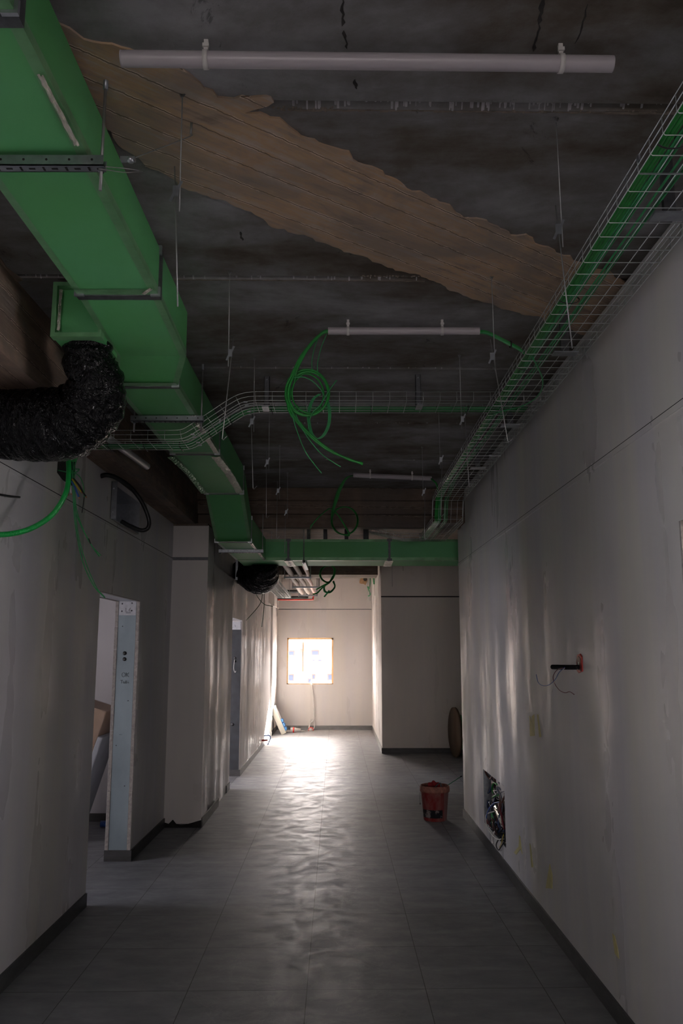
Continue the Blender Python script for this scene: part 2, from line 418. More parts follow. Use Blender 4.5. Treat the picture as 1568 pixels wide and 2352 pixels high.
walls('wall_far', [(-2.0, WX0, 18.9, 19.1, 0, 3.42), (WX1, 1.0, 18.9, 19.1, 0, 3.42), (WX0, WX1, 18.9, 19.1, 0, WZ0), (WX0, WX1, 18.9, 19.1, WZ1, 3.42)], WALL2)
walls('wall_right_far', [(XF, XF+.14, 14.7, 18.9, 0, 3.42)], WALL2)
walls('wall_facing', [(XF, 5.6, 14.6, 14.74, 0, 3.42)], wall_material('plaster_paint_bounce_tint', (.68, .62, .57), (.74, .67, .59)))  # warm bounce light is put into this wall's paint colour
walls('wall_side_room', [(5.5, 5.6, 7.4, 14.6, 0, 3.42), (XR+.14, 5.6, 7.3, 7.4, 0, 3.42)], WALL)
walls('wall_back', [(-2, -1.4, -7.2, -7, 0, 3.42), (1.0, 1.5, -7.2, -7, 0, 3.42), (-1.4, 1.0, -7.2, -7, 0, .4), (-1.4, 1.0, -7.2, -7, 2.6, 3.42)], WALL)
walls('wall_room_left', [(-4.9, -4.8, 3.0, 5.1, 0, 3.42), (-4.9, -4.8, 6.3, 8.95, 0, 3.42), (-4.9, -4.8, 5.1, 6.3, 0, 1.0), (-4.9, -4.8, 5.1, 6.3, 2.1, 3.42),
      (-4.9, -1.945, 8.9, 9.0, 0, 3.42), (-4.9, -1.945, 2.9, 3.0, 0, 3.42)], ROOMW)
walls('wall_room_second', [(-4.9, -4.8, 9.0, 9.6, 0, 3.42), (-4.9, -4.8, 12.2, 13.4, 0, 3.42), (-4.9, -4.8, 9.6, 12.2, 0, .8), (-4.9, -4.8, 9.6, 12.2, 2.3, 3.42), (-4.9, -1.6, 13.4, 13.5, 0, 3.42)], WALL)
walls('wall_outer', [(5.5, 5.6, -7.2, .4, 0, 3.5), (5.5, 5.6, 3.6, 7.4, 0, 3.5), (5.5, 5.6, .4, 3.6, 2.3, 3.5), (5.5, 5.6, 14.6, 19.1, 0, 3.5), (-5, -4.8, -7.2, .6, 0, 3.5), (-5, -4.8, .6, 2.5, 0, .8), (-5, -4.8, .6, 2.5, 2.2, 3.5), (-5, -4.8, 2.5, 3.0, 0, 3.5), (-4.8, -1.945, -.6, -.5, 0, 3.42), (-5, -4.8, 13.5, 19.1, 0, 3.5), (-5, -2, -7.2, -7, 0, 3.5), (1.5, 5.6, -7.2, -7, 0, 3.5), (-5, -2, 18.9, 19.1, 0, 3.5), (1.0, 5.6, 18.9, 19.1, 0, 3.5)], WALL)  # left window near the camera is added to feed light through that opening
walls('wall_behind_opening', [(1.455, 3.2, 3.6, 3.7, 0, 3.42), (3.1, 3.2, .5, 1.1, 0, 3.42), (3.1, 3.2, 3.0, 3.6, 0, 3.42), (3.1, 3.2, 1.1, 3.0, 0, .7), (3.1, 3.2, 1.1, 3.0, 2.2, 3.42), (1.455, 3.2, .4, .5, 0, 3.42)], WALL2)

# ceiling: precast planks with chamfered joints, running across the corridor
JY = [-6.2, -4.98, -3.76, -2.52, -1.3, -.08, 1.14, 2.352, 3.588, 4.82, 6.06, 7.29, 8.62]
SK = .012
def plank(y0, y1, x0=-5, x1=5.6, g0=.016, ch=.022, name='ceiling', m=CEIL):
    b = MB(); vs = []
    for x in (x0, x1):
        a, c = y0+SK*x+g0, y1+SK*x
        vs += [(x, a, ZC+.03), (x, a+ch, ZC), (x, c, ZC), (x, c, ZC+.05), (x, c, ZC+.15), (x, a, ZC+.15)]
    b.add(vs, [(0, 1, 7, 6), (1, 2, 8, 7), (2, 3, 9, 8), (3, 4, 10, 9), (4, 5, 11, 10), (5, 0, 6, 11), (0, 5, 4, 3, 2, 1), (6, 7, 8, 9, 10, 11)])
    return struct(b.build(name, m, keep=True))
for a, c in zip(JY, JY[1:]): plank(a, c)
struct(MB().box(-5, 5.6, -7.2, 8.9, ZC+.15, ZC+.25).build('ceiling_deck', HOLE, keep=True))
struct(MB().box(-5, 5.6, 8.9, 19.1, ZC, ZC+.25).build('ceiling_far', CBRD, keep=True))
# cast band crossing the ceiling diagonally, slightly proud, with ragged edges
def ragged(poly, step=.022, amp=.011):
    o = []
    for i, p in enumerate(poly):
        q = poly[(i+1) % len(poly)]; d = math.dist(p, q); n = max(1, int(d/step))
        for k in range(n):
            t = k/n; nx, ny = -(q[1]-p[1])/d, (q[0]-p[0])/d; a = (random.uniform(-amp, amp)*.6 + amp*(.8*math.sin(p[0]*31+k*.37)+.6*math.sin(p[1]*17+k*.91))) if k or i else 0
            o.append((p[0]+(q[0]-p[0])*t+nx*a, p[1]+(q[1]-p[1])*t+ny*a))
    return o
up = [(-1.9, 1.10), (-1.3, 1.58), (-.755, 2.02), (-.70, 2.10), (-.621, 2.122), (-.50, 2.14), (-.44, 2.25), (-.375, 2.319), (-.28, 2.33), (-.20, 2.33), (-.20, 2.36), (-.30, 2.40), (-.22, 2.44), (-.195, 2.435), (-.086, 2.551), (.063, 2.65), (.18, 2.78), (.297, 2.872), (.483, 3.028), (.60, 3.10), (.761, 3.201), (1.022, 3.393), (1.6, 3.84)]
lo = [(-1.9, 1.60), (-1.3, 2.02), (-.77, 2.482), (-.696, 2.652), (-.58, 2.845), (-.401, 2.966), (-.245, 3.133), (-.07, 3.241), (.20, 3.47), (.417, 3.61), (.689, 3.851), (1.051, 4.066), (1.6, 4.5)]
struct(MB().prism(ragged(up+lo[::-1]), 'Z', ZC-.007, ZC+.002).build('ceiling_cast_band', BAND, keep=True), 'brown board-marked concrete band running diagonally over the ceiling')
ed = [(-1.9, -3), (-1.53, -1), (-1.55, 1.0), (-1.50, 3.3), (-1.49, 3.6), (-1.60, 3.7), (-1.655, 3.83), (-1.64, 4.13), (-1.595, 4.38), (-1.57, 5.5), (-1.55, 7.0), (-1.55, 8.9)]
struct(MB().prism(ragged([(-1.95, -3)]+ed[1:]+[(-1.95, 8.9)], .09, .02), 'Z', ZC-.006, ZC+.001).build('ceiling_cast_edge', BEAML, keep=True))
# pale mortar crust and lime drips along the first joints
b = MB()
for jx, (yj, x0, x1, dens) in enumerate([(2.352, -.15, 1.28, 90), (3.588, -.75, .4, 34), (3.588, -1.45, -1.25, 8), (4.82, -.6, 1.1, 40), (6.06, -.5, 1.0, 20), (7.29, -.4, .9, 14)]):
    for k in range(dens):
        x = random.uniform(x0, x1); 
        if jx == 0 and random.random() < .35: x = random.uniform(.35, .8)
        y = yj+SK*x; wd = random.uniform(.002, .005); ln = random.uniform(.3, 1)
        y0, z0 = y+.017, ZC+.028; y1, z1 = y+.017+.022*ln, ZC+.028-.028*ln
        b.add([(x-wd, y0, z0-.0015), (x+wd, y0, z0-.0015), (x+wd*.8, y1, z1-.002), (x-wd*.8, y1, z1-.002), (x, y1+.003, z1-.003)], [(0, 1, 2, 4, 3)])
o = b.build('ceiling_lime_drips', DRIP, keep=True); o['kind'] = 'structure'
b = MB()
for k in range(70):
    x = random.choice([random.uniform(-.32, -.02), random.uniform(.55, 1.2)]); y = 2.352+SK*x+random.uniform(.03, .05); r = random.uniform(.002, .006)
    b.lathe([(r, 0), (r*.7, -r*.6), (0, -r*.8)], (x, y, ZC), 6)
for k in range(60):
    t = random.random(); x = .1+t*.33; y = 3.588+SK*x+random.uniform(-.012, .0); r = random.uniform(.002, .006)
    b.lathe([(r, 0), (r*.7, -r*.6), (0, -r*.8)], (x, y, ZC), 6)
o = b.build('ceiling_mortar_crumbs', MORTAR, keep=True); o['kind'] = 'structure'

b = MB()
for yj, x0, x1 in ((2.352, -.16, 1.3), (3.588, -.78, .40)):
    n = 60
    for i in range(n):
        xa, xb = x0+(x1-x0)*i/n, x0+(x1-x0)*(i+1)/n
        h0 = .042+random.uniform(-.002, .002); h1 = h0+random.uniform(.004, .010)
        b.box(xa, xb, yj+SK*xa+h0, yj+SK*xa+h1, ZC-.0015, ZC+.001)
o = b.build('ceiling_mortar_line', MORTAR, keep=True); o['kind'] = 'structure'

b = MB()
for (px, py, px2, py2, wd) in ((1248, -10, 1238, 55, .006), (1238, 55, 1226, 118, .005), (788, -5, 786, 60, .005), (790, 70, 796, 112, .004), (813, 182, 820, 204, .006), (553, 532, 556, 552, .006), (1352, 10, 1322, 100, .003)):
    p, q = at(px, py, 'Z', ZC), at(px2, py2, 'Z', ZC); n = 7
    L = []; Rr = []
    for i in range(n+1):
        c = p.lerp(q, i/n); w_ = wd*random.uniform(.35, 1.2)*(1 if 0 < i < n else .2); dx = random.uniform(-.004, .004)
        L.append((c.x-w_+dx, c.y)); Rr.append((c.x+w_+dx, c.y))
    b.prism(L+Rr[::-1], 'Z', ZC-.0012, ZC+.001)
o = b.build('ceiling_dark_streaks', simple('black_mould_streak', (.035, .032, .030), .9, 0, .4, 40), keep=True); o['kind'] = 'structure'
# beams
def beam(name, prof, x0, x1, m):
    b = MB(); vs = []
    for x in (x0, x1): vs += [(x, y+SK*x, z) for y, z in prof]
    n = len(prof); b.add(vs, [tuple(range(n)), tuple(range(n, 2*n))]+[(i, (i+1) % n, (i+1) % n+n, i+n) for i in range(n)])
    return struct(b.build(name, m, keep=True))
beam('ceiling_cross_beam', [(8.64, 3.45), (8.66, 3.30), (8.70, 3.29), (8.72, 3.16), (8.78, 3.155), (8.82, 3.03), (8.97, 3.03), (8.97, 3.45)], -1.95, 5.5, BEAMM)
beam('ceiling_second_beam', [(14.45, 3.45), (14.45, 3.03), (15.15, 3.03), (15.15, 3.45)], -1.5, .68, BEAMM)
walls('ceiling_long_beam', [(-1.945, -1.50, -7, 8.7, 3.03, 3.43)], BEAML)
walls('trim_mortar_bed', [(-1.73, -1.37, 8.585, 8.8, 3.012, 3.035)], BEAML)

# shadow gaps / metal edge profiles on the walls
walls('trim_1', [(XR-.005, XR, -7, 1.9, 2.642, 2.668), (XR-.005, XR, 1.9, 9.1, 2.642, 2.668)], WALL)
walls('trim_2', [(XR-.0015, XR, -7, 9.1, 2.668, 2.674)], HOLE)
walls('trim_3', [(XL, XL+.005, -7, 8.6, 2.645, 2.667)], WALL)
walls('trim_4', [(XL, XL+.0015, -7, 8.6, 2.667, 2.674)], HOLE)
walls('trim_5', [(XL, -1.36, 8.596, 8.6, 2.650, 2.682)], ZINCD)
walls('trim_6', [(XF, 5.5, 14.596, 14.6, 2.648, 2.668)], HOLE)
walls('trim_7', [(-1.36, XF, 18.896, 18.9, 2.64, 2.656)], ZINCD)
# skirting
bh, bt = .088, .012
for n, q in enumerate([[(XR-bt, XR, -7, 1.9, 0, bh), (XR-bt, XR, 3.165, 9.1, 0, bh), (XR-bt, XR+.14, 9.1, 9.112, 0, bh)],
          [(XL, XL+bt, -7, DY0, 0, bh), (XL, XL+bt, DY1-.012, 8.6, 0, bh), (XL-.215, XL+bt, DY1-.014, DY1, 0, bh), (XL-.215, XL, DY0, DY0+.012, 0, bh)],
          [(-1.36, -1.36+bt, 8.6, 9.75, 0, bh), (XL2, XL2+bt, 10.6, EY0, 0, bh), (XL2-.2, XL2+bt, EY1-.014, EY1, 0, bh), (XL2, XL2+bt, EY1, 17.06, 0, bh)],
          [(-2.0, -1.373, 17.538, 17.55, 0, bh), (-1.385, -1.373, 17.55, 18.9, 0, bh)],
          [(-1.385, XF, 18.888, 18.9, 0, bh)], [(XF-bt, XF, 14.6, 18.9, 0, bh)], [(XF-bt, 5.5, 14.588, 14.6, 0, bh)], [(-4.8, -1.945, 8.888, 8.9, 0, .08)]]):
    walls('baseboard_'+['right', 'left', 'left_far', 'pier', 'far', 'right_far', 'facing', 'room'][n], q, SKIRT)
# torn foot of the pier
b = MB(); b.prism([(-1.73, 0), (-1.73, .05), (-1.68, .035), (-1.64, .075), (-1.60, .03), (-1.55, .02), (-1.45, .045), (-1.40, .06), (-1.36, .07), (-1.36, 0)], 'Y', 8.592, 8.61)
struct(b.build('baseboard_pier_torn', HOLE, keep=True))

# window in the far wall
fw = MB(); t_ = .035
fw.box(WX0, WX1, 18.93, 19.0, WZ1-t_, WZ1).box(WX0, WX1, 18.93, 19.0, WZ0, WZ0+.02).box(WX0, WX0+t_, 18.93, 19.0, WZ0, WZ1).box(WX1-t_, WX1, 18.93, 19.0, WZ0, WZ1)
fr = struct(fw.build('window_1', WOOD, keep=True), 'raw timber frame around the bright far window')
MB().box(-.815, -.793, 18.96, 18.985, WZ0+.28, WZ1-.1).build('mullion', WOOD, fr)
MB().box(WX0+t_, WX1-t_, 18.94, 18.99, WZ0+.018, WZ0+.024).build('sill', WHITE, fr)

# jambs of the two doorways: stud, boards either side
def jamb(name, x0, x1, y, ztop, m, metal_top, label):
    b = MB(); b.box(x0+.032, x1-.032, y-.004, y+.02, bh, ztop)
    j = struct(b.build(name, m, keep=True), label)
    p = MB()
    for s0, s1 in ((x0, x0+.030), (x1-.030, x1)):
        z = bh
        while z < ztop-.02:
            h = random.uniform(.18, .5); z2 = min(z+h, ztop)
            d = random.uniform(0, .005); p.box(s0+(.002 if s0 == x0 else 0)+random.uniform(0, .003), s1-random.uniform(0, .003), y-.006-d, y+.01, z, z2-.003); z = z2
    p.build('board_edge', PLASTER, j, label='crumbly pale plasterboard edge')
    MB().box(x0+.036, x1-.034, y-.008, y-.004, ztop-.125, ztop-.004).build('head_plate', metal_top, j, label='brighter steel plate with pencilled number')
    return j
J1 = jamb('door_1', XL-.215, XL, DY1, DZ, JAMB, ZINCL, 'galvanised door jamb stud between torn plasterboard edges')
def marks(strokes, x, z, s, y, parent, m=INK, r=.0016, name='pencil_mark'):
    b = MB()
    for st in strokes: b.tube([(x+p[0]*s, y, z+p[1]*s) for p in st], r, 5)
    return b.build(name, m, parent)
circ = [(.4*math.cos(a)+.4, .5*math.sin(a)+.5) for a in [i*math.pi/8 for i in range(17)]]
marks([circ, [(1.0, 0), (1.05, 1)], [(1.7, 1), (1.05, .45), (1.7, .0)]], -1.862, 1.500, .036, 7.262, J1)
marks([[(0, 1), (.8, 1)], [(.4, 1), (.4, 0)], [(1, .7), (1, .1), (1.3, 0), (1.5, .6)], [(1.8, 0), (1.8, 1), (2.3, .8), (1.85, .5), (2.4, .2), (1.8, 0)], [(2.7, .5), (2.7, 0)], [(2.7, .8), (2.75, .9)]], -1.872, 1.445, .026, 7.262, J1)
marks([[(0, 1), (0, 0), (.5, 0)], [(1.2, 1), (.8, .5), (.85, 0), (1.3, .1), (1.2, .5), (.85, .4)], [(0, -.3), (1.3, -.25)]], -1.850, 2.055, .034, 7.258, J1)
marks([[(0, 1), (.9, 1), (0, 0), (.9, 0), (.2, 1)]], -1.862, .985, .034, 7.262, J1)
b = MB()
for z in (1.700, 1.650): b.lathe([(0, 0), (.0165, 0), (.0165, .003), (0, .003)], (-1.845, 7.260, z), 20, 'Y')
b.build('cable_hole', BLACKP, J1)
b = MB()
for (x, z) in ((-1.875, 1.93), (-1.80, 1.30), (-1.885, .93), (-1.80, .60)): b.lathe([(0, 0), (.005, 0), (.005, .003), (0, .003)], (x, 7.263, z), 10, 'Y')
for (x, z) in ((-1.885, 2.125), (-1.80, 2.13), (-1.885, 2.06), (-1.80, 2.065)): b.lathe([(0, -.003), (.006, -.001), (.007, .002)], (x, 7.259, z), 10, 'Y')
b.build('screw', ZINCD, J1)
b = MB().box(XL-.185, XL-.03, DY0, DY1, DZ-.002, DZ+.01)
b.build('head_channel', ZINCL, J1)
MB().box(XL-.03, XL-.002, DY0, DY1, DZ-.006, DZ+.01).box(XL-.215, XL-.187, DY0, DY1, DZ-.006, DZ+.01).build('head_board_edge', PLASTER, J1)
J2 = struct(MB().box(-1.58, XL2-.012, EY1-.01, EY1+.02, bh, 2.02).build('door_2', JAMBD, keep=True), 'dark steel door jamb stud of the second doorway')
MB().box(-1.575, XL2-.02, EY1-.014, EY1-.008, 2.02, 2.13).build('head_plate', ZINCL, J2, label='bright steel plate with pencilled number')
marks([[(0, 1), (0, 0), (.5, 0)], [(1.1, 1), (.8, .4), (1.4, .4)], [(1.25, .8), (1.25, 0)]], -1.53, 2.055, .04, EY1-.016, J2)
b = MB()
for x, z, r in ((-1.475, 1.62, .018), (-1.475, 1.575, .018), (-1.49, .70, .022)): b.lathe([(0, 0), (r, 0), (r, .003), (0, .003)], (x, EY1-.014, z), 16, 'Y')
b.build('cable_hole', BLACKP, J2)
MB().tube(spl([(-1.475, EY1-.02, 1.6), (-1.48, EY1-.05, 1.57), (-1.485, EY1-.05, 1.47), (-1.47, EY1-.03, 1.42), (-1.455, EY1-.05, 1.44)]), .005).build('wire_end', WHITE, J2)
# timber lined opening at the right edge
b = MB().box(XR+.022, XR+.14, 3.145, 3.165, 0, 2.195).box(XR+.022, XR+.14, 1.9, 3.165, 2.195, 2.215)
D3 = struct(b.build('door_3', WOOD, keep=True), 'timber lined opening at the right edge of the photo')
b = MB(); z = 0
while z < 2.2:
    h = random.uniform(.05, .2); b.box(XR-.001, XR+.022, 3.152+random.uniform(-.003, .003), 3.168, z, min(z+h, 2.215)); z += h
b.build('board_edge', PLASTER, D3)

# ------------------------------------------------------------------ outside the far window
struct(MB().box(-3, 2.5, 19.1, 20.75, 2.62, 2.75).build('added_sun_blocker_slab', HOLE, keep=True))  # unseen slab added to cut the sunbeam entering the far window
fc = simple('pale_render', (.34, .33, .32), .8, 0, .03, 2)
fcp = simple('pinkish_render', (.22, .17, .16), .8, 0, .03, 2)
glassb = simple('blue_shutter', (.06, .085, .15), .5, 0, .05, 3)
YB = 60
B = thing('apartment_building', (0, YB, -6), 'pale building with small blue shuttered windows seen through the far window', 'building')
MB().box(-30, 30, YB, YB+8, -6, 6).build('wall', fc, B)
def fp(x, y): return at(x, y, 'Y', YB)
def frect(x0, y0, x1, y1): a, c = fp(x0, y1), fp(x1, y0); return a.x, c.x, a.z, c.z
ox, oy, sc_ = 600, 1400, 5.227
for r in [(330, 505, 387, 545), (610, 500, 683, 543), (330, 787, 380, 850), (618, 787, 638, 828), (805, 785, 845, 842), (568, 838, 590, 880), (686, 606, 720, 616), (618, 606, 636, 618)]:
    a, c, z0, z1 = frect(ox+r[0]/sc_, oy+r[1]/sc_, ox+r[2]/sc_, oy+r[3]/sc_)
    w_ = MB().box(a-.06, c+.06, YB-.05, YB, z0-.06, z1+.06).build('window', fcp, B)
    MB().box(a, c, YB-.08, YB-.05, z0, z1).build('shutter', glassb, w_)
a, c, z0, z1 = frect(640, 1542, 770, 1540)
MB().box(-30, 30, YB-1.0, YB, z0, z1+.05).build('balcony_slab', fcp, B)
a, c, z0, z1 = frect(640, 1490, 770, 1488)
MB().box(-30, 30, YB-.6, YB, z0, z1).build('eave', fcp, B)
a, c, z0, z1 = frect(690, 1518, 697, 1490)
MB().box(a, c, YB-.05, YB, z0, z1).build('pier_strip', fcp, B)
struct(MB().box(-60, 60, 20, 90, -6.2, -6).build('ground_outside', fc, keep=True))

# ------------------------------------------------------------------ the long green duct
def xsec_loft(b, secs):
    """secs: list of (y, xl, xr, zb, zt) closed rectangular sections"""
    vs = []
    for (y, xl, xr, zb, zt) in secs: vs += [(xl, y, zb), (xr, y, zb), (xr, y, zt), (xl, y, zt)]
    fs = [(i*4+k, i*4+(k+1) % 4, (i+1)*4+(k+1) % 4, (i+1)*4+k) for i in range(len(secs)-1) for k in range(4)]
    n = len(secs); fs += [(0, 3, 2, 1), (n*4-4, n*4-3, n*4-2, n*4-1)]
    return b.add(vs, fs)
duct = thing('air_duct', (-.9, 5, 2.78), 'long green foil air duct hanging along the left of the corridor', 'air duct')
A = (-1.08, -.747, 3.172, 3.378)
C_ = (-1.188, -.852, 3.10, 3.345)
E_ = (-1.215, -.866, 2.78, 3.03)
secs = [[(-2.5,)+A, (1.70,)+A], [(1.74,)+A, (3.235,)+A], [(3.275,)+A, (3.90, -1.10, -.752, 3.15, 3.378), (4.215,)+C_],
        [(4.245,)+C_, (5.74,)+C_], [(5.77,)+C_, (7.25,)+C_], [(7.275,)+C_, (8.12,)+E_], [(8.14,)+E_, (9.74,)+E_]]
def duct_corner(b, x, y, z, sx, sz, s=.05):
    b.cbox((x-sx*s*.35, y, z-sz*s*.35), (s*.8, .012, s*.8))
    b.lathe([(0, -.012), (.008, -.012), (.008, .0), (0, 0)], (x-sx*s*.35, y-.006, z-sz*s*.35), 8, 'Y')
for i, sct in enumerate(secs):
    xsec_loft(MB(), sct).build('duct_section', GREEN, duct, bevel=.004)
    # clear tape down the lower right edge, a few millimetres proud
    t = MB()
    for a, c in zip(sct, sct[1:]):
        for (sx, wdt) in ((1, .030), (-1, .026)):
            xa, xc = (a[2], c[2]) if sx > 0 else (a[1], c[1])
            q = .0012*sx
            t.strip([[(xa+q, a[0], a[3]-.001), (xc+q, c[0], c[3]-.001), (xc-sx*wdt, c[0], c[3]-.001), (xa-sx*wdt, a[0], a[3]-.001)],
                     [(xa+q, a[0], a[3]-.001), (xc+q, c[0], c[3]-.001), (xc+q, c[0], c[3]+wdt), (xa+q, a[0], a[3]+wdt)]])
    t.build('edge_tape', TAPE, duct)
for i, (s0, s1) in enumerate(zip(secs, secs[1:])):
    a, c = s0[-1], s1[0]; y = (a[0]+c[0])/2; xl, xr, zb, zt = a[1:]
    f = MB().box(xl-.006, xr+.006, a[0]-.001, c[0]+.001, zb-.006, zt+.004).build('flange', ZINCD, duct)
    for sx, x in ((1, xr+.008), (-1, xl-.008)):
        for sz, z in ((1, zt+.004), (-1, zb-.008)): k = MB(); duct_corner(k, x, a[0]-.006, z, sx, sz); k.build('corner_cleat', ZINCL, f)
    # tape band across the underside before the flange
    MB().strip([[(xl, a[0]-.055, zb-.0018), (xr+.001, a[0]-.055, zb-.0018), (xr+.001, a[0], zb-.0018), (xl, a[0], zb-.0018)]]).build('joint_tape', TAPE, duct)
# crumpled foil on some edges
def crumple(pts, wdt, parent, nrm=(0, 0, -1), m=FOIL, name='foil_tape'):
    P = resample(pts, .018); b = MB(); vs = []; N = Vector(nrm); K = 6
    for i, p in enumerate(P):
        t = (P[min(i+1, len(P)-1)]-P[max(i-1, 0)]).normalized(); s = t.cross(N).normalized()
        for k in range(K):
            u = k/(K-1)-.5
            vs.append(p + s*(wdt*(u+random.uniform(-.04, .04))) + N*(.003+random.uniform(0, .009)*(1-abs(u))))
    fs = [(i*K+k, i*K+k+1, (i+1)*K+k+1, (i+1)*K+k) for i in range(len(P)-1) for k in range(K-1)]
    b.add(vs, fs); b.build(name, m, parent)
crumple([(-.865, 4.75, 3.098), (-.862, 5.7, 3.098)], .035, duct)
crumple([(-.885, 5.8, 3.098), (-.865, 6.4, 3.098), (-.872, 7.2, 3.098)], .065, duct)
crumple([(-.872, 8.2, 2.778), (-.875, 9.68, 2.778)], .03, duct)
crumple([(-1.205, 5.8, 3.096), (-1.18, 6.4, 3.098), (-1.19, 7.2, 3.096)], .05, duct, m=TAPE, name='loose_tape')
crumple([(-.760, 1.9, 3.17), (-.760, 2.2, 3.17)], .016, duct)
crumple([(-.757, 3.16, 3.17), (-.80, 3.21, 3.17)], .02, duct)

# cross duct turning right towards the side room
cd = thing('air_duct', (.5, 10.1, 2.78), 'green foil air duct running across the corridor below the beam', 'air duct')
xs = [-1.215, -.60, .60, 2.4, 4.2]
for x0, x1 in zip(xs, xs[1:]):
    MB().box(x0+.012, x1-.012, 9.80, 10.47, 2.78, 3.03).build('duct_section', GREEN, cd, bevel=.004)
    MB().strip([[(x0+.012, 9.7985, 2.779), (x1-.012, 9.7985, 2.779), (x1-.012, 9.7985, 2.815), (x0+.012, 9.7985, 2.815)],
                [(x0+.012, 9.7985, 2.7785), (x1-.012, 9.7985, 2.7785), (x1-.012, 9.87, 2.7785), (x0+.012, 9.87, 2.7785)],
                [(x0+.012, 9.7985, 3.0), (x1-.012, 9.7985, 3.0), (x1-.012, 9.7985, 3.031), (x0+.012, 9.7985, 3.031)]]).build('edge_tape', TAPE, cd)
for x in xs[1:-1]:
    f = MB().box(x-.013, x+.013, 9.788, 10.48, 2.772, 3.036).build('flange', ZINCD, cd)
    for sx in (1, -1):
        for z in (2.787, 3.02): MB().cbox((x+sx*.018, 9.785, z), (.022, .008, .03)).build('corner_cleat', ZINCD, f)
    crumple([(x-.005, 9.80, 2.778), (x+.01, 10.46, 2.778)], .10, cd)

# branch plenum box on the duct's left side
bx = thing('plenum_box', (-1.20, 3.8, 3.13), 'green branch box with recessed end panel on the left of the long duct', 'duct box')
MB().box(-1.305, -1.085, 3.635, 3.88, 3.13, 3.385).build('body', GREEN, bx)
MB().box(-1.31, -1.08, 3.585, 3.635, 3.127, 3.147).box(-1.31, -1.29, 3.585, 3.635, 3.147, 3.372).box(-1.31, -1.08, 3.585, 3.635, 3.372, 3.39).box(-1.095, -1.08, 3.585, 3.635, 3.147, 3.372).build('rim', TAPE, bx)
crumple([(-1.283, 3.60, 3.16), (-1.283, 3.60, 3.36)], .018, bx, (1, -.6, 0))

# ------------------------------------------------------------------ black flexible ducts
def flexduct(name, path, radii, label):
    P = spl(path, 10); P = resample(P, .011); n = len(P); K = 40
    rr = []
    for i in range(n):
        u = i/(n-1)*(len(radii)-1); j = min(int(u), len(radii)-2); rr.append(radii[j]+(radii[j+1]-radii[j])*(u-j))
    b = MB(); T = [(P[min(i+1, n-1)]-P[max(i-1, 0)]).normalized() for i in range(n)]
    nrm = Vector((1, 0, 0)) if abs(T[0].x) < .9 else Vector((0, 0, 1)); vs = []
    ph = [random.uniform(0, 6.28) for _ in range(6)]; ridge = 0
    for i in range(n):
        nrm = (nrm-T[i]*nrm.dot(T[i])).normalized(); bn = T[i].cross(nrm)
        ridge = .65*ridge + random.uniform(-.007, .007)
        for k in range(K):
            a = 2*math.pi*k/K
            d = .0045*math.sin(i*1.7+1.3*math.sin(a+ph[0])+.8*math.sin(3*a)) + .003*math.sin(i*.9+2*a+ph[1]) + .002*math.sin(i*1.3-3*a+ph[2]) + .6*ridge*math.sin(a*1+ph[3]+i*.13)
            d += random.uniform(-.0016, .0016)
            vs.append(P[i]+(nrm*math.cos(a)+bn*math.sin(a))*(rr[i]+d))
    fs = [(i*K+k, i*K+(k+1) % K, (i+1)*K+(k+1) % K, (i+1)*K+k) for i in range(n-1) for k in range(K)]
    b.add(vs, fs, True); b.f += [tuple(range(K)), tuple((n-1)*K+k for k in range(K))]; b.sm += [False, False]
    return tag(b.build(name, FLEX), label, 'flexible duct')
flexduct('flexible_duct', [(-1.185, 3.74, 3.16), (-1.185, 3.76, 3.07), (-1.165, 3.82, 2.985), (-1.21, 3.90, 2.89), (-1.33, 3.95, 2.825), (-1.50, 4.02, 2.83), (-1.76, 4.10, 2.86)],
         [.105, .125, .16, .175, .18, .176, .17], 'fat crinkled black flexible duct curving from the branch box into the left wall')
fd2 = flexduct('flexible_duct', [(-.93, 10.30, 2.80), (-.93, 10.40, 2.74), (-1.0, 10.75, 2.66), (-1.12, 11.05, 2.67), (-1.25, 11.25, 2.74), (-1.39, 11.35, 2.80)],
         [.15, .19, .205, .19, .165, .15], 'small black flexible duct under the corner of the crossing duct')
sl = MB().box(-1.39, -1.362, 11.15, 11.18, 2.66, 2.96).box(-1.40, -1.385, 11.17, 11.55, 2.66, 2.675)
tag(sl.build('wall_sleeve', ZINC), 'grey steel sleeve edge beside the small black flexible duct', 'duct sleeve')

# ------------------------------------------------------------------ brackets that carry the duct
def channel_bracket(y, xa, xb, zt, h, dpt, rods, label, zrod):
    t = thing('trapeze_bracket', ((xa+xb)/2, y, zt-h), label, 'bracket', 'duct brackets')
    b = MB(); b.box(xa, xb, y, y+.003, zt-h, zt).box(xa, xb, y, y+dpt, zt-h, zt-h+.003).box(xa, xb, y+dpt-.003, y+dpt, zt-h, zt).build('channel', ZINC, t)
    n = 7
    for i in range(n):
        x = xa+(xb-xa)*(i+.5)/n
        MB().lathe([(0, -.0015), (.0035, -.0015), (.0035, .001)], (x, y, zt-h*.45), 10, 'Y').build('punched_hole', HOLE, t)
        MB().cbox((x+.02, y+dpt*.5, zt-h-.0008), (.018, .006, .001)).build('slot', HOLE, t)
        MB().cbox((x-.012, y+dpt*.5, zt-h-.0008), (.006, .018, .001)).build('slot', HOLE, t)
    for x in rods:
        r = MB().tube([(x, y+dpt*.5, zrod), (x, y+dpt*.5, ZC)], .0048, 8)
        o = r.build('threaded_rod', ROD, t)
        MB().lathe([(.009, 0), (.009, .010), (0, .010)], (x, y+dpt*.5, zt-h-.012), 6).build('nut', ZINC, o)
        MB().lathe([(.008, 0), (.008, -.035), (0, -.035)], (x, y+dpt*.5, ZC), 8).build('ceiling_anchor', ZINC, o)
    return t
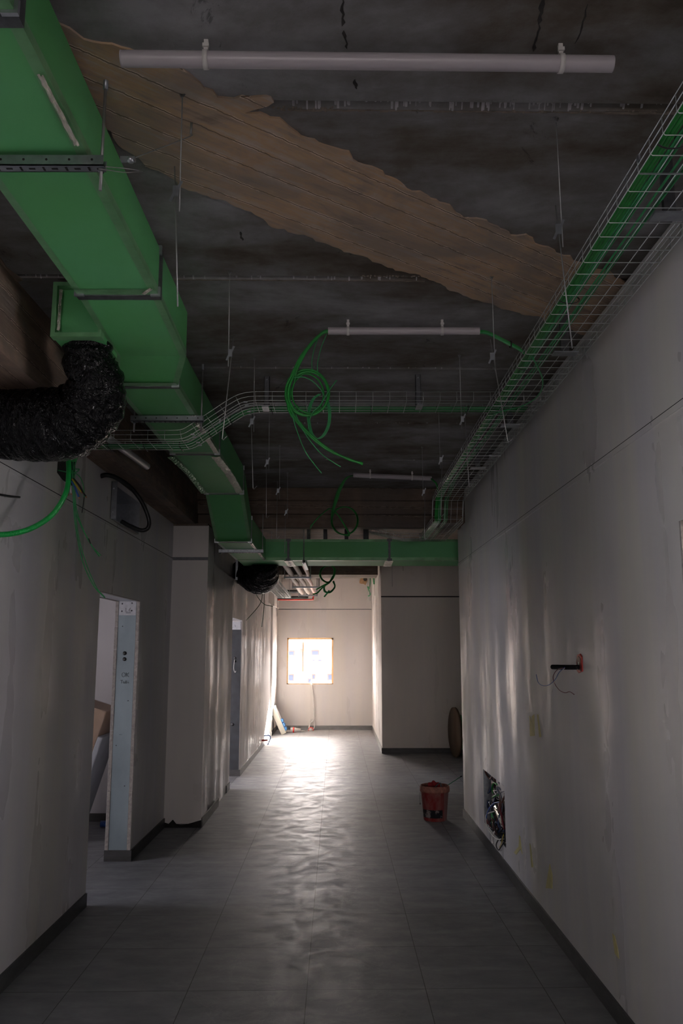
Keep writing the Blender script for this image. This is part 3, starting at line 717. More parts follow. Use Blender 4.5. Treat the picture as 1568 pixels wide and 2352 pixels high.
k1 = channel_bracket(2.235, -1.16, -.692, 3.158, .033, .036, [-.702], 'nearest steel channel bracket under the long green duct', 3.055)
MB().tube(spl([(-.69, 2.25, 3.13), (-.64, 2.30, 3.155), (-.60, 2.33, 3.165)]), .0016, 5).tube(spl([(-.70, 2.22, 3.105), (-.67, 2.22, 3.10), (-.635, 2.28, 3.13), (-.60, 2.33, 3.165)]), .0016, 5).build('loop_wire', ROD, k1)
channel_bracket(4.76, -1.235, -.805, 3.096, .034, .036, [-.818, -1.215], 'second steel channel bracket under the long green duct, above the wire tray', 3.0)
channel_bracket(8.72, -1.27, -.80, 2.778, .034, .04, [-.81, -1.255], 'third steel channel bracket near the corner of the two ducts', 2.74)
# hanging wire from the ceiling to the first bracket
t = thing('hanging_wire', (-.55, 2.36, 3.15), 'steel tie wire with a flattened clip from ceiling anchor to nearest duct bracket', 'wire')
a1 = at(440, 278, 'Z', ZC); a2 = at(438, 308, 'Y', a1.y); a3 = at(300, 366, 'Y', 2.34)
MB().tube([a1, a2], .004, 6).tube(spl([a2, a2+Vector((-.01, 0, -.012)), a3]), .0018, 6).build('wire', ROD, t)
cl = MB(); cl.lathe([(0, -.012), (.01, -.009), (.013, 0), (.01, .006), (0, .010)], a3, 10); cl.cbox(a3+Vector((-.008, 0, 0)), (.045, .016, .012)); cl.build('clip', ZINCL, t)
# strut and rod carrying the crossing duct
t = thing('strut_bracket', (-.40, 10.1, 2.74), 'dark strut and threaded rod carrying the crossing duct', 'bracket')
MB().box(-.43, -.39, 9.72, 10.6, 2.74, 2.745).box(-.43, -.426, 9.72, 10.6, 2.745, 2.777).box(-.394, -.39, 9.72, 10.6, 2.745, 2.777).build('strut', ZINC, t)
MB().tube([(-.415, 9.76, 2.73), (-.415, 9.76, ZC)], .006, 8).build('threaded_rod', ROD, t)

# ------------------------------------------------------------------ ceiling hangers
def hanger(X, Y, x_low, zc_, ze, label, dx=.02, hook=True):
    t = thing('ceiling_hanger', (X, Y, ze), label, 'ceiling hanger', 'ceiling hangers with spring clips')
    MB().tube([(X, Y, ZC), (X, Y, ZC-.02), (X+.003, Y, zc_-.06-.01*random.random())], .0021, 6).tube(spl([(X-.008, Y, ZC-.004), (X, Y-.004, ZC-.02), (X+.007, Y, ZC-.006)], 5), .003, 6).build('upper_rod', ROD, t)
    xl = X-dx
    pts = [(xl+.004, Y, zc_+.08), (x_low, Y, ze+.006)]
    if hook: pts += [(x_low+.004, Y, ze), (x_low+.022, Y-.004, ze+.018)]
    MB().tube(pts, .0021, 6).build('lower_rod', ROD, t)
    cx = (X+xl)/2
    c = MB(); c.cbox((cx, Y, zc_), (.018, .004, .034)); c.cbox((cx+.012, Y-.002, zc_+.018), (.008, .003, .028), Matrix.Rotation(.4, 3, 'Y')); c.cbox((cx-.010, Y-.002, zc_-.022), (.008, .003, .028), Matrix.Rotation(.4, 3, 'Y'))
    c.build('spring_clip', ZINC, t)
ords = ['nearest', 'second', 'third', 'fourth', 'fifth', 'farthest']
for i, (Y, lo_) in enumerate([(2.313, -.475), (3.533, -.511), (4.652, -.49), (5.70, -.505), (6.76, -.512), (7.83, -.514)]):
    hanger(-.495 if i else -.483, Y, lo_, 3.03 if i else 3.09, 2.63 if i else 2.715, f'thin ceiling hanger rod with clip, {ords[i]} in the row beside the long green duct', hook=(i not in (0,)), dx=.02 if i != 1 else -.02)
ords = ['nearest', 'second', 'third', 'fourth', 'farthest']
for i, (Y, lo_) in enumerate([(2.428, .716), (3.573, .748), (4.60, .735), (5.62, .70), (6.80, .707)]):
    hanger(.699, Y, lo_, 3.03, 2.63, f'thin ceiling hanger rod with clip, {ords[i]} in the row beside the right wire tray', hook=(i != 0), dx=.018 if i < 2 else -.016)
for i, (X, Y, z0) in enumerate([(.58, 15.9, 2.75), (.62, 16.6, 2.7), (.60, 17.4, 2.75), (.66, 15.3, 2.72), (.86, 13.4, 2.74), (1.0, 12.9, 2.95)]):
    tag(MB().tube([(X, Y, z0), (X, Y, ZC)], .0035, 6).build('ceiling_hanger', ROD), ['thin hanger rod against the bright far right wall, left of the crossed pair', 'thin hanger rod against the far right wall, lowest reaching of them', 'thin hanger rod closest to the dark hole at top of the far wall', 'thin hanger rod near the bright wall corner, rightmost in front of the bright wall', 'thin hanger rod just right of the corner in front of the dark facing wall', 'short hanger rod farthest right in front of the dark facing wall'][i], 'ceiling hanger', 'far hanger rods by the wall corner')

# ------------------------------------------------------------------ pale conduit tubes
def tube_thing(x0, x1, y0, y1, z, r, clips, label, name='conduit_tube'):
    t = thing(name, ((x0+x1)/2, (y0+y1)/2, z), label, 'conduit tube', 'pale conduit tubes on the ceiling')
    d = Vector((x1-x0, y1-y0, 0)).normalized()
    b = MB(); b.tube([(x0, y0, z), (x1, y1, z)], r, 28, cap=False); b.tube([(x0, y0, z), (x1, y1, z)], r*.9, 28, cap=False)
    n = 28
    for p, q in (((x0, y0, z), 0), ((x1, y1, z), 1)):
        m = len(b.v)-2*2*n
    b.build('tube', PVC, t)
    for p in ((x0, y0), (x1, y1)):
        MB().lathe([(r*.9, -.002), (r, -.002), (r, .002), (r*.9, .002), (r*.9, -.002)], (p[0], p[1], z), 28, 'X').build('tube_end', PVC, t)
    for f in clips:
        x = x0+(x1-x0)*f; y = y0+(y1-y0)*f; c = MB()
        c.lathe([(r+.001, -.007), (r+.004, -.007), (r+.004, .007), (r+.001, .007)], (x, y, z), 24, 'X')
        c.box(x-.006, x+.006, y-.006, y+.006, z+r, ZC).box(x-.009, x+.009, y-.012, y-.004, z+r+.012, z+r+.022)
        c.build('clip', WHITE, t)
tube_thing(-.61, .773, 2.09, 2.107, 3.36, .0225, [.17, .895], 'longest pale conduit tube, nearest on the ceiling')
tube_thing(-.055, .728, 4.098, 4.095, 3.36, .0195, [.13, .755], 'pale conduit tube with green cables coming out of both ends')
tube_thing(.139, .89, 7.679, 7.837, 3.36, .0225, [.21, .75], 'small far pale conduit tube hanging slightly askew')
t = thing('conduit_tube', (-1.37, 5.3, 3.02), 'pale conduit tube fixed to the brown beam above the left wall', 'conduit tube', 'pale conduit tubes on the ceiling')
MB().tube([(-1.46, 4.3, 3.005), (-1.35, 5.71, 3.0)], .024, 20).build('tube', PVC, t)
MB().box(-1.52, -1.38, 5.2, 5.215, 2.998, 3.03).build('clip', WHITE, t)

# ------------------------------------------------------------------ wire cable trays
def basket(name, path, lat, width, label, h=.055, nlong=6, rung=.1, wr=.0018, up0=None, loc=None, skip=()):
    """path: centre line of the tray's floor; lat: unit vector across it"""
    P = resample(path, .02); lat = Vector(lat); n = len(P)
    N = []
    for i in range(n):
        t = (P[min(i+2, n-1)]-P[max(i-2, 0)]).normalized(); u = lat.cross(t)
        if u.z < 0 and abs(u.z) > .3: u = -u
        if N and u.dot(N[-1]) < 0: u = -u
        N.append(u.normalized())
    t = thing(name, loc or P[n//2], label, 'wire cable tray', 'wire basket cable trays')
    b = MB()
    simp = [0]+[i for i in range(1, n-1) if (P[i]-P[i-1]).normalized().dot((P[i+1]-P[i]).normalized()) < .99999]+[n-1]
    for k in range(nlong):
        o = (k/(nlong-1)-.5)*width
        b.tube([P[i]+lat*o for i in simp], wr, 6)
    for s in (-1, 1):
        for hh in (h*.5, h):
            b.tube([P[i]+lat*(s*width/2)+N[i]*hh for i in simp], wr, 6)
    b.build('long_wires', WIRE, t)
    r = MB(); st = max(1, round(rung/.02))
    for i in range(st//2, n, st):
        p, u = P[i], N[i]; wv = lat*(width/2); c = lat*.006
        r.tube([p-wv+u*h, p-wv+u*.006, p-wv+c-u*.003, p+wv-c-u*.003, p+wv+u*.006, p+wv+u*h], wr, 6)
    r.build('cross_wires', WIRE, t)
    return t, P, N
tr, PR, NR = basket('cable_tray', [(1.09, .35, 3.2), (1.09, 7.93, 3.2), (1.075, 8.02, 3.17), (1.07, 8.06, 3.0), (1.08, 8.14, 2.975), (1.10, 9.7, 3.0)], (1, 0, 0), .30, 'wire basket cable tray running along the top of the right wall')
cp = MB()
for y in (2.385, 6.2):
    cp.box(.94, 1.24, y, y+.004, 3.193, 3.197).cbox((1.16, y, 3.196), (.02, .014, .012)).cbox((.94, y, 3.245), (.006, .02, .02))
cp.build('coupler', ZINCL, tr)
tx, PX, NX = basket('cable_tray', [(1.25, 4.925, 3.2), (-.50, 4.925, 3.2)] + [tuple(p) for p in spl([(-.50, 4.925, 3.2), (-.56, 4.925, 3.192), (-.63, 4.925, 3.16), (-.86, 4.925, 3.0), (-.93, 4.925, 2.965), (-1.0, 4.925, 2.96)], 6)] + [(-1.72, 4.925, 2.96)], (0, 1, 0), .26, 'wire basket cable tray crossing the corridor and dipping under the green duct')
cp = MB()
for x in (-.56, -.87):
    zz = 3.19 if x > -.7 else 2.99
    for y in (4.795, 4.86, 4.99, 5.055): cp.cbox((x, y, zz), (.022, .008, .008))
cp.build('coupler', ZINCL, tx)
basket('cable_tray', [(.94, 9.08, 2.93), (.70, 9.08, 2.93), (.35, 9.35, 3.05)], (.2, 1, 0), .24, 'short wire tray branching left above the crossing duct')
tf, PF, NF = basket('cable_tray', [(-1.11, 11.6, 3.12), (-1.11, 12.6, 3.10), (-1.11, 13.6, 2.80), (-1.11, 17.0, 2.79)], (1, 0, 0), .26, 'far wire basket tray behind the small black duct', wr=.003)
for x, y, z in ((-1.245, 11.9, 3.11), (-.975, 11.9, 3.11), (-1.245, 14.2, 2.79), (-.975, 14.2, 2.79), (-1.245, 16.4, 2.79), (-.975, 16.4, 2.79)):
    MB().tube([(x, y, z-.01), (x, y, ZC)], .004, 6).build('hanger_rod', ROD, tf)
# hanging brackets for the trays
def slot_bracket(x, y, z0, z1, wdt, label, foot=True, axis='X'):
    t = thing('tray_hanger', (x, y, z0), label, 'tray bracket', 'slotted tray hangers')
    b = MB().box(x-wdt/2, x+wdt/2, y, y+.004, z0, z1).box(x-wdt/2, x-wdt/2+.003, y, y+.02, z0, z1).box(x+wdt/2-.003, x+wdt/2, y, y+.02, z0, z1)
    b.build('plate', ZINCD, t)
    h = MB()
    for z in (z1-.02, z0+.02): h.lathe([(0, -.004), (.006, -.003), (.006, 0)], (x, y, z), 8, 'Y')
    h.build('bolt', ZINCL, t)
    if foot: MB().box(x-wdt*.6, x+wdt*.6, y-.10, y+.004, z0-.012, z0-.007).build('foot', ZINC, t)
slot_bracket(-.452, 5.0, 3.205, ZC, .034, 'grey hanger plate of the crossing tray, left of the cable coil')
slot_bracket(.492, 4.96, 3.205, ZC, .034, 'grey hanger plate of the crossing tray, right of the cable coil')
for i, y in enumerate((2.62, 3.95, 5.3, 6.6)):
    t = thing('tray_hanger', (1.13, y, 3.19), f"dark hanger bracket of the right wall tray, {['nearest', 'second', 'third', 'farthest'][i]} one", 'tray bracket', 'brackets of the right wall tray')
    MB().box(1.11, 1.15, y, y+.02, 3.20, ZC).build('plate', ZINCD, t)
    MB().box(1.07, 1.19, y-.02, y+.04, 3.184, 3.190).build('foot', ZINC, t)
for i, (x, y) in enumerate([(.10, 10.9), (.36, 10.9), (-.18, 10.9), (-.42, 11.4)]):
    slot_bracket(x, y, 3.05, ZC, .05 if i != 1 else .07, ['slotted bar hanging behind the crossing duct beside the cable coil', 'wide slotted bar hanging behind the crossing duct', 'slotted bar hanging behind the crossing duct near its strut', 'thin dark bar behind the crossing duct, nearest the strut'][i], foot=False)

# ------------------------------------------------------------------ cables
def cable(t, pts, r, m=CABG, k=8, n=7, name='cable'):
    return MB().tube(spl(pts, k), r, n).build(name, m, t)
def jitter(pts, a): 
    d = Vector((random.uniform(-a, a), random.uniform(-a, a), random.uniform(-a, a)))
    return [Vector(p)+d*(.6+.4*math.sin(i+d.x*99)) for i, p in enumerate(pts)]
# in the right tray
t = thing('cable_bundle', (1.0, 4, 3.205), 'bundle of green cables lying in the right wall tray', 'cables', 'green cable bundles')
for k in range(9):
    r = [.0085, .009, .007, .005, .005, .0045, .0045, .004, .004][k]; x = .955+.0145*k+(.004*k if k > 5 else 0)
    pts = [(x, .4, 3.211)] + [(x+random.uniform(-.004, .004)-(.0008*k*j), .4+j*.62, 3.2+r+.003+random.uniform(0, .004)) for j in range(1, 12)] + [(x-.003*k, 7.9, 3.205), (x-.004*k, 8.0, 3.19), (x-.004*k-.005, 8.085, 3.03), (x-.004*k, 8.2, 2.99), (x, 9.6, 3.01)]
    cable(t, pts, r, CABG if k < 3 else CABG2, 4)
for y in (1.9, 2.24, 3.35, 4.2, 4.95, 5.7, 6.6):
    tie = MB().lathe([(.042, -.004), (.044, -.004), (.044, .004), (.042, .004)], (.985, y, 3.203), 16, 'Y')
    tie.v = [(v[0], v[1], 3.203+(v[2]-3.203)*.42) for v in tie.v]; tie.build('cable_tie', BLACKP, t)
# a stray thin cable drooping in the tray and the loop below tube 2
cable(t, [(.99, 4.05, 3.2), (1.10, 4.3, 3.16), (1.13, 4.55, 3.15), (1.09, 4.8, 3.165), (1.0, 5.0, 3.19), (.97, 5.2, 3.205)], .004, CABG2)
# in the crossing tray
t = thing('cable_bundle', (-.3, 5.03, 3.205), 'bundle of green cables lying in the crossing wire tray', 'cables', 'green cable bundles')
for k in range(6):
    y = 4.965+.0155*k; r = [.005, .007, .007, .0055, .006, .005][k]; pts = []
    for i in range(4, len(PX), 6):
        p = PX[i]+NX[i]*(r+.003); pts.append((p.x, y+random.uniform(-.003, .003), p.z))
    cable(t, pts, r, CABG if k % 2 else CABG2, 3)
for x, z in ((.80, 3.203), (.20, 3.203), (-.42, 3.203), (-.67, 3.13), (-.80, 3.045), (-.98, 2.965), (-1.2, 2.963), (-1.42, 2.963)):
    MB().tube([(x, 4.955, z+.018), (x, 5.055, z+.018), (x, 5.066, z-.004), (x+.004, 5.066, z-.012), (x, 4.955, z-.006), (x, 4.955, z+.018)], .0025, 5).build('cable_tie', BLACKP, t)
# coil hanging from the second tube
P4 = lambda x, y, d=0.: at(x, y, 'Y', 4.10+d)
t = thing('cable_coil', P4(705, 900), 'large hanging coil of green cables from the second conduit tube', 'cables')
def ring(cx, cy, rx, ry, a0, a1, n=14, dep=0.): return [P4(cx+rx*math.cos(math.radians(a0+(a1-a0)*i/n)), cy+ry*math.sin(math.radians(a0+(a1-a0)*i/n)), dep+.03*i/n) for i in range(n+1)]
for k in range(4):
    dx, dy = [0, 5, -5, 9][k], [0, 5, 7, -4][k]
    lead = [P4(760+dx*.2, 760+dy*.5), P4(742, 763+dy*.4), P4(716+dx*.4, 786+dy*.4), P4(693+dx*.5, 818), P4(676+dx*.6, 852)]
    if k < 2:
        mid = ring(705+dx*.5, 902+dy*.4, 49-k*3, 53-k*3, 205, -180+25, 20) + [P4(662+dx, 938), P4(684+dx, 972), P4(712+dx, 1002), P4(752+dx, 1033), P4(800+dx*.5, 1054+k*2), P4(833, 1066-k*2)]
    else:
        mid = ring(704+dx, 904+dy*.3, 46-k, 50-k, 210, -230, 22, .02) + [P4(668, 948+dy)]
    cable(t, lead+mid, .0062 if k < 2 else .0048, CABG, 4, 8)
for q in ([(735, 765), (722, 800), (716, 830), (717, 852)], [(750, 767), (737, 800), (729, 835), (730, 864)]): cable(t, [P4(x, y, .02) for x, y in q], .0024, CABG2)
for q in ([(671, 950), (680, 985), (700, 1035), (722, 1067), (738, 1087)], [(679, 952), (702, 998), (735, 1040), (765, 1062), (782, 1072)]): cable(t, [P4(x, y, -.02) for x, y in q], .0026, CABG2)
cable(t, [P4(*q) for q in [(773, 873), (755, 898), (735, 930), (720, 945), (712, 960), (708, 985)]], .003, CABG2)
for k in range(3):
    cable(t, [P4(x+k*2.5, y, .05) for x, y in [(732, 905), (716, 918), (706, 950), (711, 990), (724, 1007), (740, 1000), (752, 975), (754, 945), (748, 918)]], .0028, CABG2)
cable(t, [P4(x, y) for x, y in [(673, 868), (695, 866), (715, 874), (735, 893), (744, 910)]], .0028, CABG2)
# cables leaving its right end to the tray
t = thing('cable_bundle', at(1150, 780, 'Y', 4.1), 'short green cable bundle from the second conduit tube to the right tray', 'cables', 'green cable bundles')
for k in range(6):
    o = Vector((0, .008*(k % 3), .007*(k//2)-.008))
    cable(t, [Vector((.72, 4.095, 3.358))+o*.8, at(1120, 763, 'Y', 4.1)+o, at(1165, 785, 'Y', 4.1)+o, at(1200, 805, 'Y', 4.08)+o, Vector((.97, 4.12, 3.215))+o, Vector((.985, 4.4+.1*k, 3.215))+o*.3], .0045, CABG if k % 2 else CABG2)
MB().lathe([(.018, -.004), (.020, -.004), (.020, .004), (.018, .004)], at(1172, 791, 'Y', 4.1), 16, 'X').build('cable_tie', BLACKP, t)
# far coil from the third tube
P7 = lambda x, y, d=0.: at(x, y, 'Y', 7.75+d)
t = thing('cable_coil', P7(790, 1195), 'smaller hanging coil of green cables from the far conduit tube', 'cables')
for k in range(5):
    dx = [0, 2, -2, 4, -1][k]
    lead = [P7(813, 1092), P7(795+dx*.5, 1098), P7(778+dx, 1125), P7(770+dx, 1150), P7(763+dx*.5, 1175)]
    a1 = 180-360-(30 if k < 3 else 110)
    rg = [P7(791+dx*.3+30*math.cos(math.radians(190+(a1-190)*i/18)), 1196+32*math.sin(math.radians(190+(a1-190)*i/18))) for i in range(19)]
    tail = [P7(765, 1170), P7(740, 1180), P7(722, 1195+k), P7(712, 1210+dx)] if k > 2 else []
    cable(t, lead+rg+tail, .0058, CABG, 3, 6)
t = thing('cable_bundle', P7(1000, 1108), 'short dark green cable from the far conduit tube to the right tray', 'cables', 'green cable bundles')
cable(t, [(.885, 7.835, 3.36), P7(997, 1106), P7(1002, 1112), (.96, 7.86, 3.22)], .009, CABG)
# far bundle behind the crossing duct
Pf = lambda x, y, d=0.: at(x, y, 'Y', 12.5+d)
t = thing('cable_coil', Pf(750, 1330), 'far tangle of green cable loops below the crossing duct', 'cables')
for k in range(4):
    cable(t, [Pf(x+random.uniform(-1.2, 1.2), y+random.uniform(-1.2, 1.2)) for x, y in [(751, 1298), (740, 1306), (735, 1320), (742, 1333), (755, 1337), (765, 1325), (768, 1308), (760, 1299), (752, 1300)]], .010, CABG, 5, 6)
for k in range(3):
    cable(t, [Pf(x+random.uniform(-1, 1), y+random.uniform(-1, 1)) for x, y in [(765, 1335), (768, 1348), (758, 1360), (746, 1358), (745, 1345), (755, 1338), (766, 1322)]], .011, CABG2, 5, 6)
cable(t, [Pf(751, 1300), Pf(748, 1290), (-.2, 12.5, 3.2), (-.2, 12.5, 3.41)], .010, CABG)
cable(t, [Pf(756, 1356), Pf(750, 1364), Pf(744, 1371)], .012, CABG2); cable(t, [Pf(752, 1340), Pf(740, 1346), Pf(726, 1354)], .012, CABG)
cable(t, [Pf(752, 1340), Pf(740, 1350), Pf(728, 1362), Pf(718, 1365)], .012, CABG)
# cables by the far right corner
t = thing('cable_bundle', (.60, 17.5, 2.9), 'few green cable ends hanging high by the far right wall corner', 'cables', 'green cable bundles')
cable(t, [(.66, 17.0, 3.42), (.645, 17.0, 3.25), (.64, 17.0, 3.1), (.62, 17.0, 2.98), (.58, 17.0, 3.02)], .012, CABG2)
cable(t, [(.60, 17.0, 3.02), (.61, 17.0, 2.95), (.64, 17.0, 2.86), (.60, 17.0, 2.82)], .014, CABG2)
cable(t, [(.70, 16.8, 3.3), (.72, 16.8, 3.15), (.71, 16.8, 3.05), (.69, 16.8, 3.2)], .010, CABG2)
b = MB().prism(ragged([(.47, 3.24), (.60, 3.20), (.66, 3.30), (.64, 3.40), (.50, 3.40)], .04, .012), 'Y', 18.88, 18.897)
h = tag(b.build('foam_patch', simple('orange_foam', (.42, .26, .14), .8, 0, .3, 20, .8)), 'orange foam patch around a dark hole at top of the far wall', 'foam patch')
MB().lathe([(0, -.004), (.045, -.004), (.045, 0)], (.60, 18.88, 3.33), 20, 'Y').build('dark_hole', HOLE, h)

# ------------------------------------------------------------------ left wall services
wl = lambda px, py, o=.0: at(px, py, 'X', XL+o)
t = thing('wall_opening', (XL, 5.13, 2.82), 'rough dark hole high in the left wall below the flexible duct', 'wall hole')
MB().prism([(4.99, 2.88), (4.99, 2.80), (5.10, 2.775), (5.30, 2.775), (5.32, 2.90), (5.32, 3.0), (4.99, 3.0)], 'X', XL-.01, XL+.002).build('void', HOLE, t)
t = thing('corrugated_conduit', (-1.6, 4.6, 2.6), 'bright green corrugated conduit drooping from the hole in left wall', 'conduit')
pts = resample(spl([(-1.725, 5.12, 2.92), (-1.60, 4.9, 2.86), at(158, 1050, 'Y', 4.55), at(158, 1085, 'Y', 4.42), at(152, 1130, 'Y', 4.3), at(122, 1180, 'Y', 4.2), at(75, 1212, 'Y', 4.1), at(25, 1226, 'Y', 4.0), at(-30, 1228, 'Y', 3.9), at(-90, 1225, 'Y', 3.8)], 12), .0022)
MB().tube(pts, [.0125+.0016*(1 if (i//2) % 2 else -1) for i in range(len(pts))], 14).build('tube', CORR, t)
t = thing('cable_bundle', (-1.70, 5.1, 2.7), 'thin green cables and cut coloured wires hanging from the hole in left wall', 'cables', 'green cable bundles')
Ph = lambda x, y, d=0.: at(x, y, 'Y', 5.0+d)
for q, r in (([(168, 1050), (168, 1110), (169, 1160), (175, 1220), (190, 1290), (215, 1345), (241, 1373)], .0035), ([(172, 1070), (172, 1150), (180, 1230), (200, 1300), (222, 1350), (240, 1371)], .003),
             ([(166, 1080), (170, 1160), (185, 1205), (203, 1240), (215, 1260), (228, 1278)], .0035), ([(170, 1100), (176, 1170), (195, 1225), (212, 1255), (232, 1276)], .0028)):
    cable(t, [Ph(*p) for p in q], r, CABG2)
cable(t, [Ph(*p) for p in [(178, 1050), (171, 1075), (182, 1078), (168, 1086), (132, 1080)]], .0035, CABG2)
cable(t, [Ph(*p) for p in [(170, 1085), (183, 1095), (191, 1115), (193, 1142)]], .003, CABG2)
MB().tube([Ph(193, 1142), Ph(191, 1160), Ph(188, 1178)], .0032, 6).build('cable_end', BLACKP, t)
MB().tube([Ph(203, 1237), Ph(208, 1249)], .0042, 6).build('tape_ring', BLACKP, t)
for q, m in (([(166, 1100), (174, 1112), (182, 1124), (187, 1130)], YEL), ([(164, 1105), (172, 1120), (181, 1142)], BLUE), ([(168, 1098), (182, 1115), (190, 1130), (197, 1140)], BLACKP), ([(160, 1105), (162, 1122), (163, 1133)], WHITE), ([(158, 1105), (157, 1120), (156, 1135)], REDW)):
    o = cable(t, [Ph(*p) for p in q], .0055, m, name='wire')
    MB().tube([Ph(*q[-1]), Ph(q[-1][0]+1.5, q[-1][1]+3)], .004, 6).build('copper_end', COPPER, o)
tag(MB().tube(spl([(XL-.02, 4.0, 2.50), wl(-10, 1134, .02), wl(15, 1139, .04), wl(30, 1141, .05), wl(45, 1142, .05)]), .006, 8).build('wire', BLACKP), 'short black wire stub at the left edge of the photo', 'wire')
# metal vent sleeve and black corrugated pipe
t = thing('vent_sleeve', (XL, 6.6, 2.70), 'galvanised square vent sleeve set in the left wall', 'vent')
y0, y1, z0, z1 = 6.25, 7.10, 2.715, 2.985
MB().prism([(y0, z0-.005), (y1+.02, z0+.0), (y1-.1, z0-.02), (y0+.25, z0-.022)], 'X', XL-.001, XL+.003).build('ragged_edge', PLASTER, t)
MB().box(XL-.2, XL+.003, y0, y0+.004, z0, z1).box(XL-.2, XL+.003, y1-.004, y1, z0, z1).box(XL-.2, XL+.003, y0, y1, z0, z0+.004).box(XL-.2, XL+.003, y0, y1, z1-.004, z1).build('sleeve', ZINCL, t)
MB().box(XL-.20, XL-.196, y0, y1, z0, z1).build('back', ZINCL, t)
f = MB().box(XL+.001, XL+.045, y0-.05, y0-.046, z0-.01, z1+.01).box(XL+.001, XL+.004, y0-.05, y0+.03, z0-.01, z1+.01).build('flange_plate', ZINC, t)
MB().lathe([(0, 0), (.008, 0), (.008, -.004)], (XL+.022, y0-.052, z1-.05), 8, 'Y').lathe([(0, 0), (.008, 0), (.008, -.004)], (XL+.022, y0-.052, z0+.04), 8, 'Y').build('screw', ZINCL, f)
pts = resample(spl([(XL-.01, 5.93, 2.975), wl(245, 1091, .05), wl(268, 1098, .10), at(300, 1120, 'Y', 6.35), at(325, 1152, 'Y', 6.45), at(341, 1190, 'Y', 6.5), at(340, 1212, 'Y', 6.5), at(325, 1218, 'Y', 6.5), at(300, 1209, 'Y', 6.45), at(278, 1197, 'Y', 6.4)], 10), .004)
tag(MB().tube(pts, [.0165+.0012*(1 if i % 2 else -1) for i in range(len(pts))], 12).build('corrugated_conduit', BLACKP), 'black corrugated pipe looping from a hole in the left wall past the vent', 'conduit')
# wires near the small flexible duct
t = thing('cable_bundle', (-1.2, 10.8, 2.4), 'thin dark green cables dangling below the small black flexible duct', 'cables', 'green cable bundles')
Pm = lambda x, y: at(x, y, 'Y', 11.2)
for q in ([(585, 1355), (592, 1372), (607, 1388), (627, 1393)], [(603, 1358), (600, 1380), (590, 1397), (565, 1425)], [(607, 1360), (606, 1395), (601, 1440)]): cable(t, [Pm(*p) for p in q], .005, simple('dark_green_cable', (.03, .06, .03), .5))

# ------------------------------------------------------------------ pipes beyond the crossing duct
pz = 2.965
for i, (x, r, m) in enumerate([(-.80, .045, INSUL), (-.66, .038, INSUL), (-.53, .030, INSULP)]):
    b = MB(); pts = spl([(x-.03, 10.55, pz+.06), (x-.02, 11.8, pz+.05), (x+.01, 12.8, pz+.01), (x+.02, 13.55, pz), (x-.02, 14.6, pz+.02), (x+.01, 15.6, pz), (x-.02, 16.9, pz+.01), (x, 18.1, pz)], 6)
    b.tube(pts, r, 12)
    tag(b.build('insulated_pipe', m), ['beige insulated pipe, leftmost of the three overhead', 'beige insulated pipe, middle of the three overhead', 'thin pinkish insulated pipe, rightmost of the three overhead'][i], 'pipe', 'insulated pipes on trapezes')
for i, (y, x0, x1) in enumerate([(13.57, -.90, -.455), (15.65, -.88, -.36), (18.05, -.88, -.463)]):
    t = thing('trapeze_bracket', ((x0+x1)/2, y, pz-.05), f"{['nearest', 'middle', 'farthest'][i]} steel trapeze under the insulated pipes", 'bracket', 'pipe trapezes')
    MB().box(x0, x1, y-.02, y+.02, pz-.075, pz-.047).build('crossbar', ZINC, t)
    for x in (x0+.012, x1-.012): MB().tube([(x, y, pz-.085), (x, y, ZC)], .011, 8).build('rod', ROD, t)
for i, (z, x1, m, r) in enumerate([(3.025, -.85, BLACKP, .035), (2.89, -.70, BLACKP, .028), (2.842, -.575, RED, .016)]):
    y = 18.45; pts = [(-1.38, y, z-.004), (x1-.05, y, z), (x1, y, z+.02)] + ([(x1+.01, y, z+.10), (-.56, 18.3, pz)] if i == 2 else [(x1+.01, y-.06, pz)])
    tag(MB().tube(spl(pts, 5), r, 10).build('branch_pipe', m), ['short thick black pipe below the far trapeze', 'long black pipe running left under the insulated pipes', 'thin red pipe running left, lowest of the far pipes'][i], 'pipe')

# ------------------------------------------------------------------ right wall details
t = thing('wire_box', (XR, 4.6, 1.62), 'red junction box with black conduit stub and loose wires in right wall', 'junction box')
MB().prism([(4.545, 1.61), (4.545, 1.69), (4.575, 1.705), (4.63, 1.70), (4.65, 1.66), (4.65, 1.61), (4.62, 1.60)], 'X', XR-.006, XR+.01).build('box', RED, t, bevel=.003)
MB().prism([(4.56, 1.612), (4.565, 1.68), (4.60, 1.692), (4.635, 1.67), (4.632, 1.62)], 'X', XR-.008, XR-.005).build('inner', simple('deep_red', (.12, .01, .01), .5), t)
MB().box(XR-.0085, XR-.007, 4.59, 4.61, 1.635, 1.66).build('sticker', WHITE, t)
pts = resample([(XR-.012, 4.58, 1.632), (XR-.055, 4.70, 1.63), (XR-.075, 4.90, 1.628)], .004)
MB().tube(pts, [.0125+.0012*(1 if i % 2 else -1) for i in range(len(pts))], 12).build('conduit_stub', BLACKP, t)
Pr = lambda x, y, X=XR-.08: at(x, y, 'X', X)
cable(t, [Pr(*p) for p in [(1296, 1533), (1283, 1545), (1275, 1560), (1262, 1572), (1248, 1575), (1236, 1568), (1231, 1549)]], .0022, BLUE, name='wire')
cable(t, [Pr(*p) for p in [(1296, 1534), (1280, 1538), (1270, 1553), (1273, 1569), (1284, 1585), (1297, 1591), (1308, 1589), (1318, 1595)]], .0022, REDW, name='wire')
cable(t, [Pr(*p) for p in [(1296, 1535), (1284, 1548), (1274, 1567), (1267, 1590)]], .0018, WHITE, name='wire')
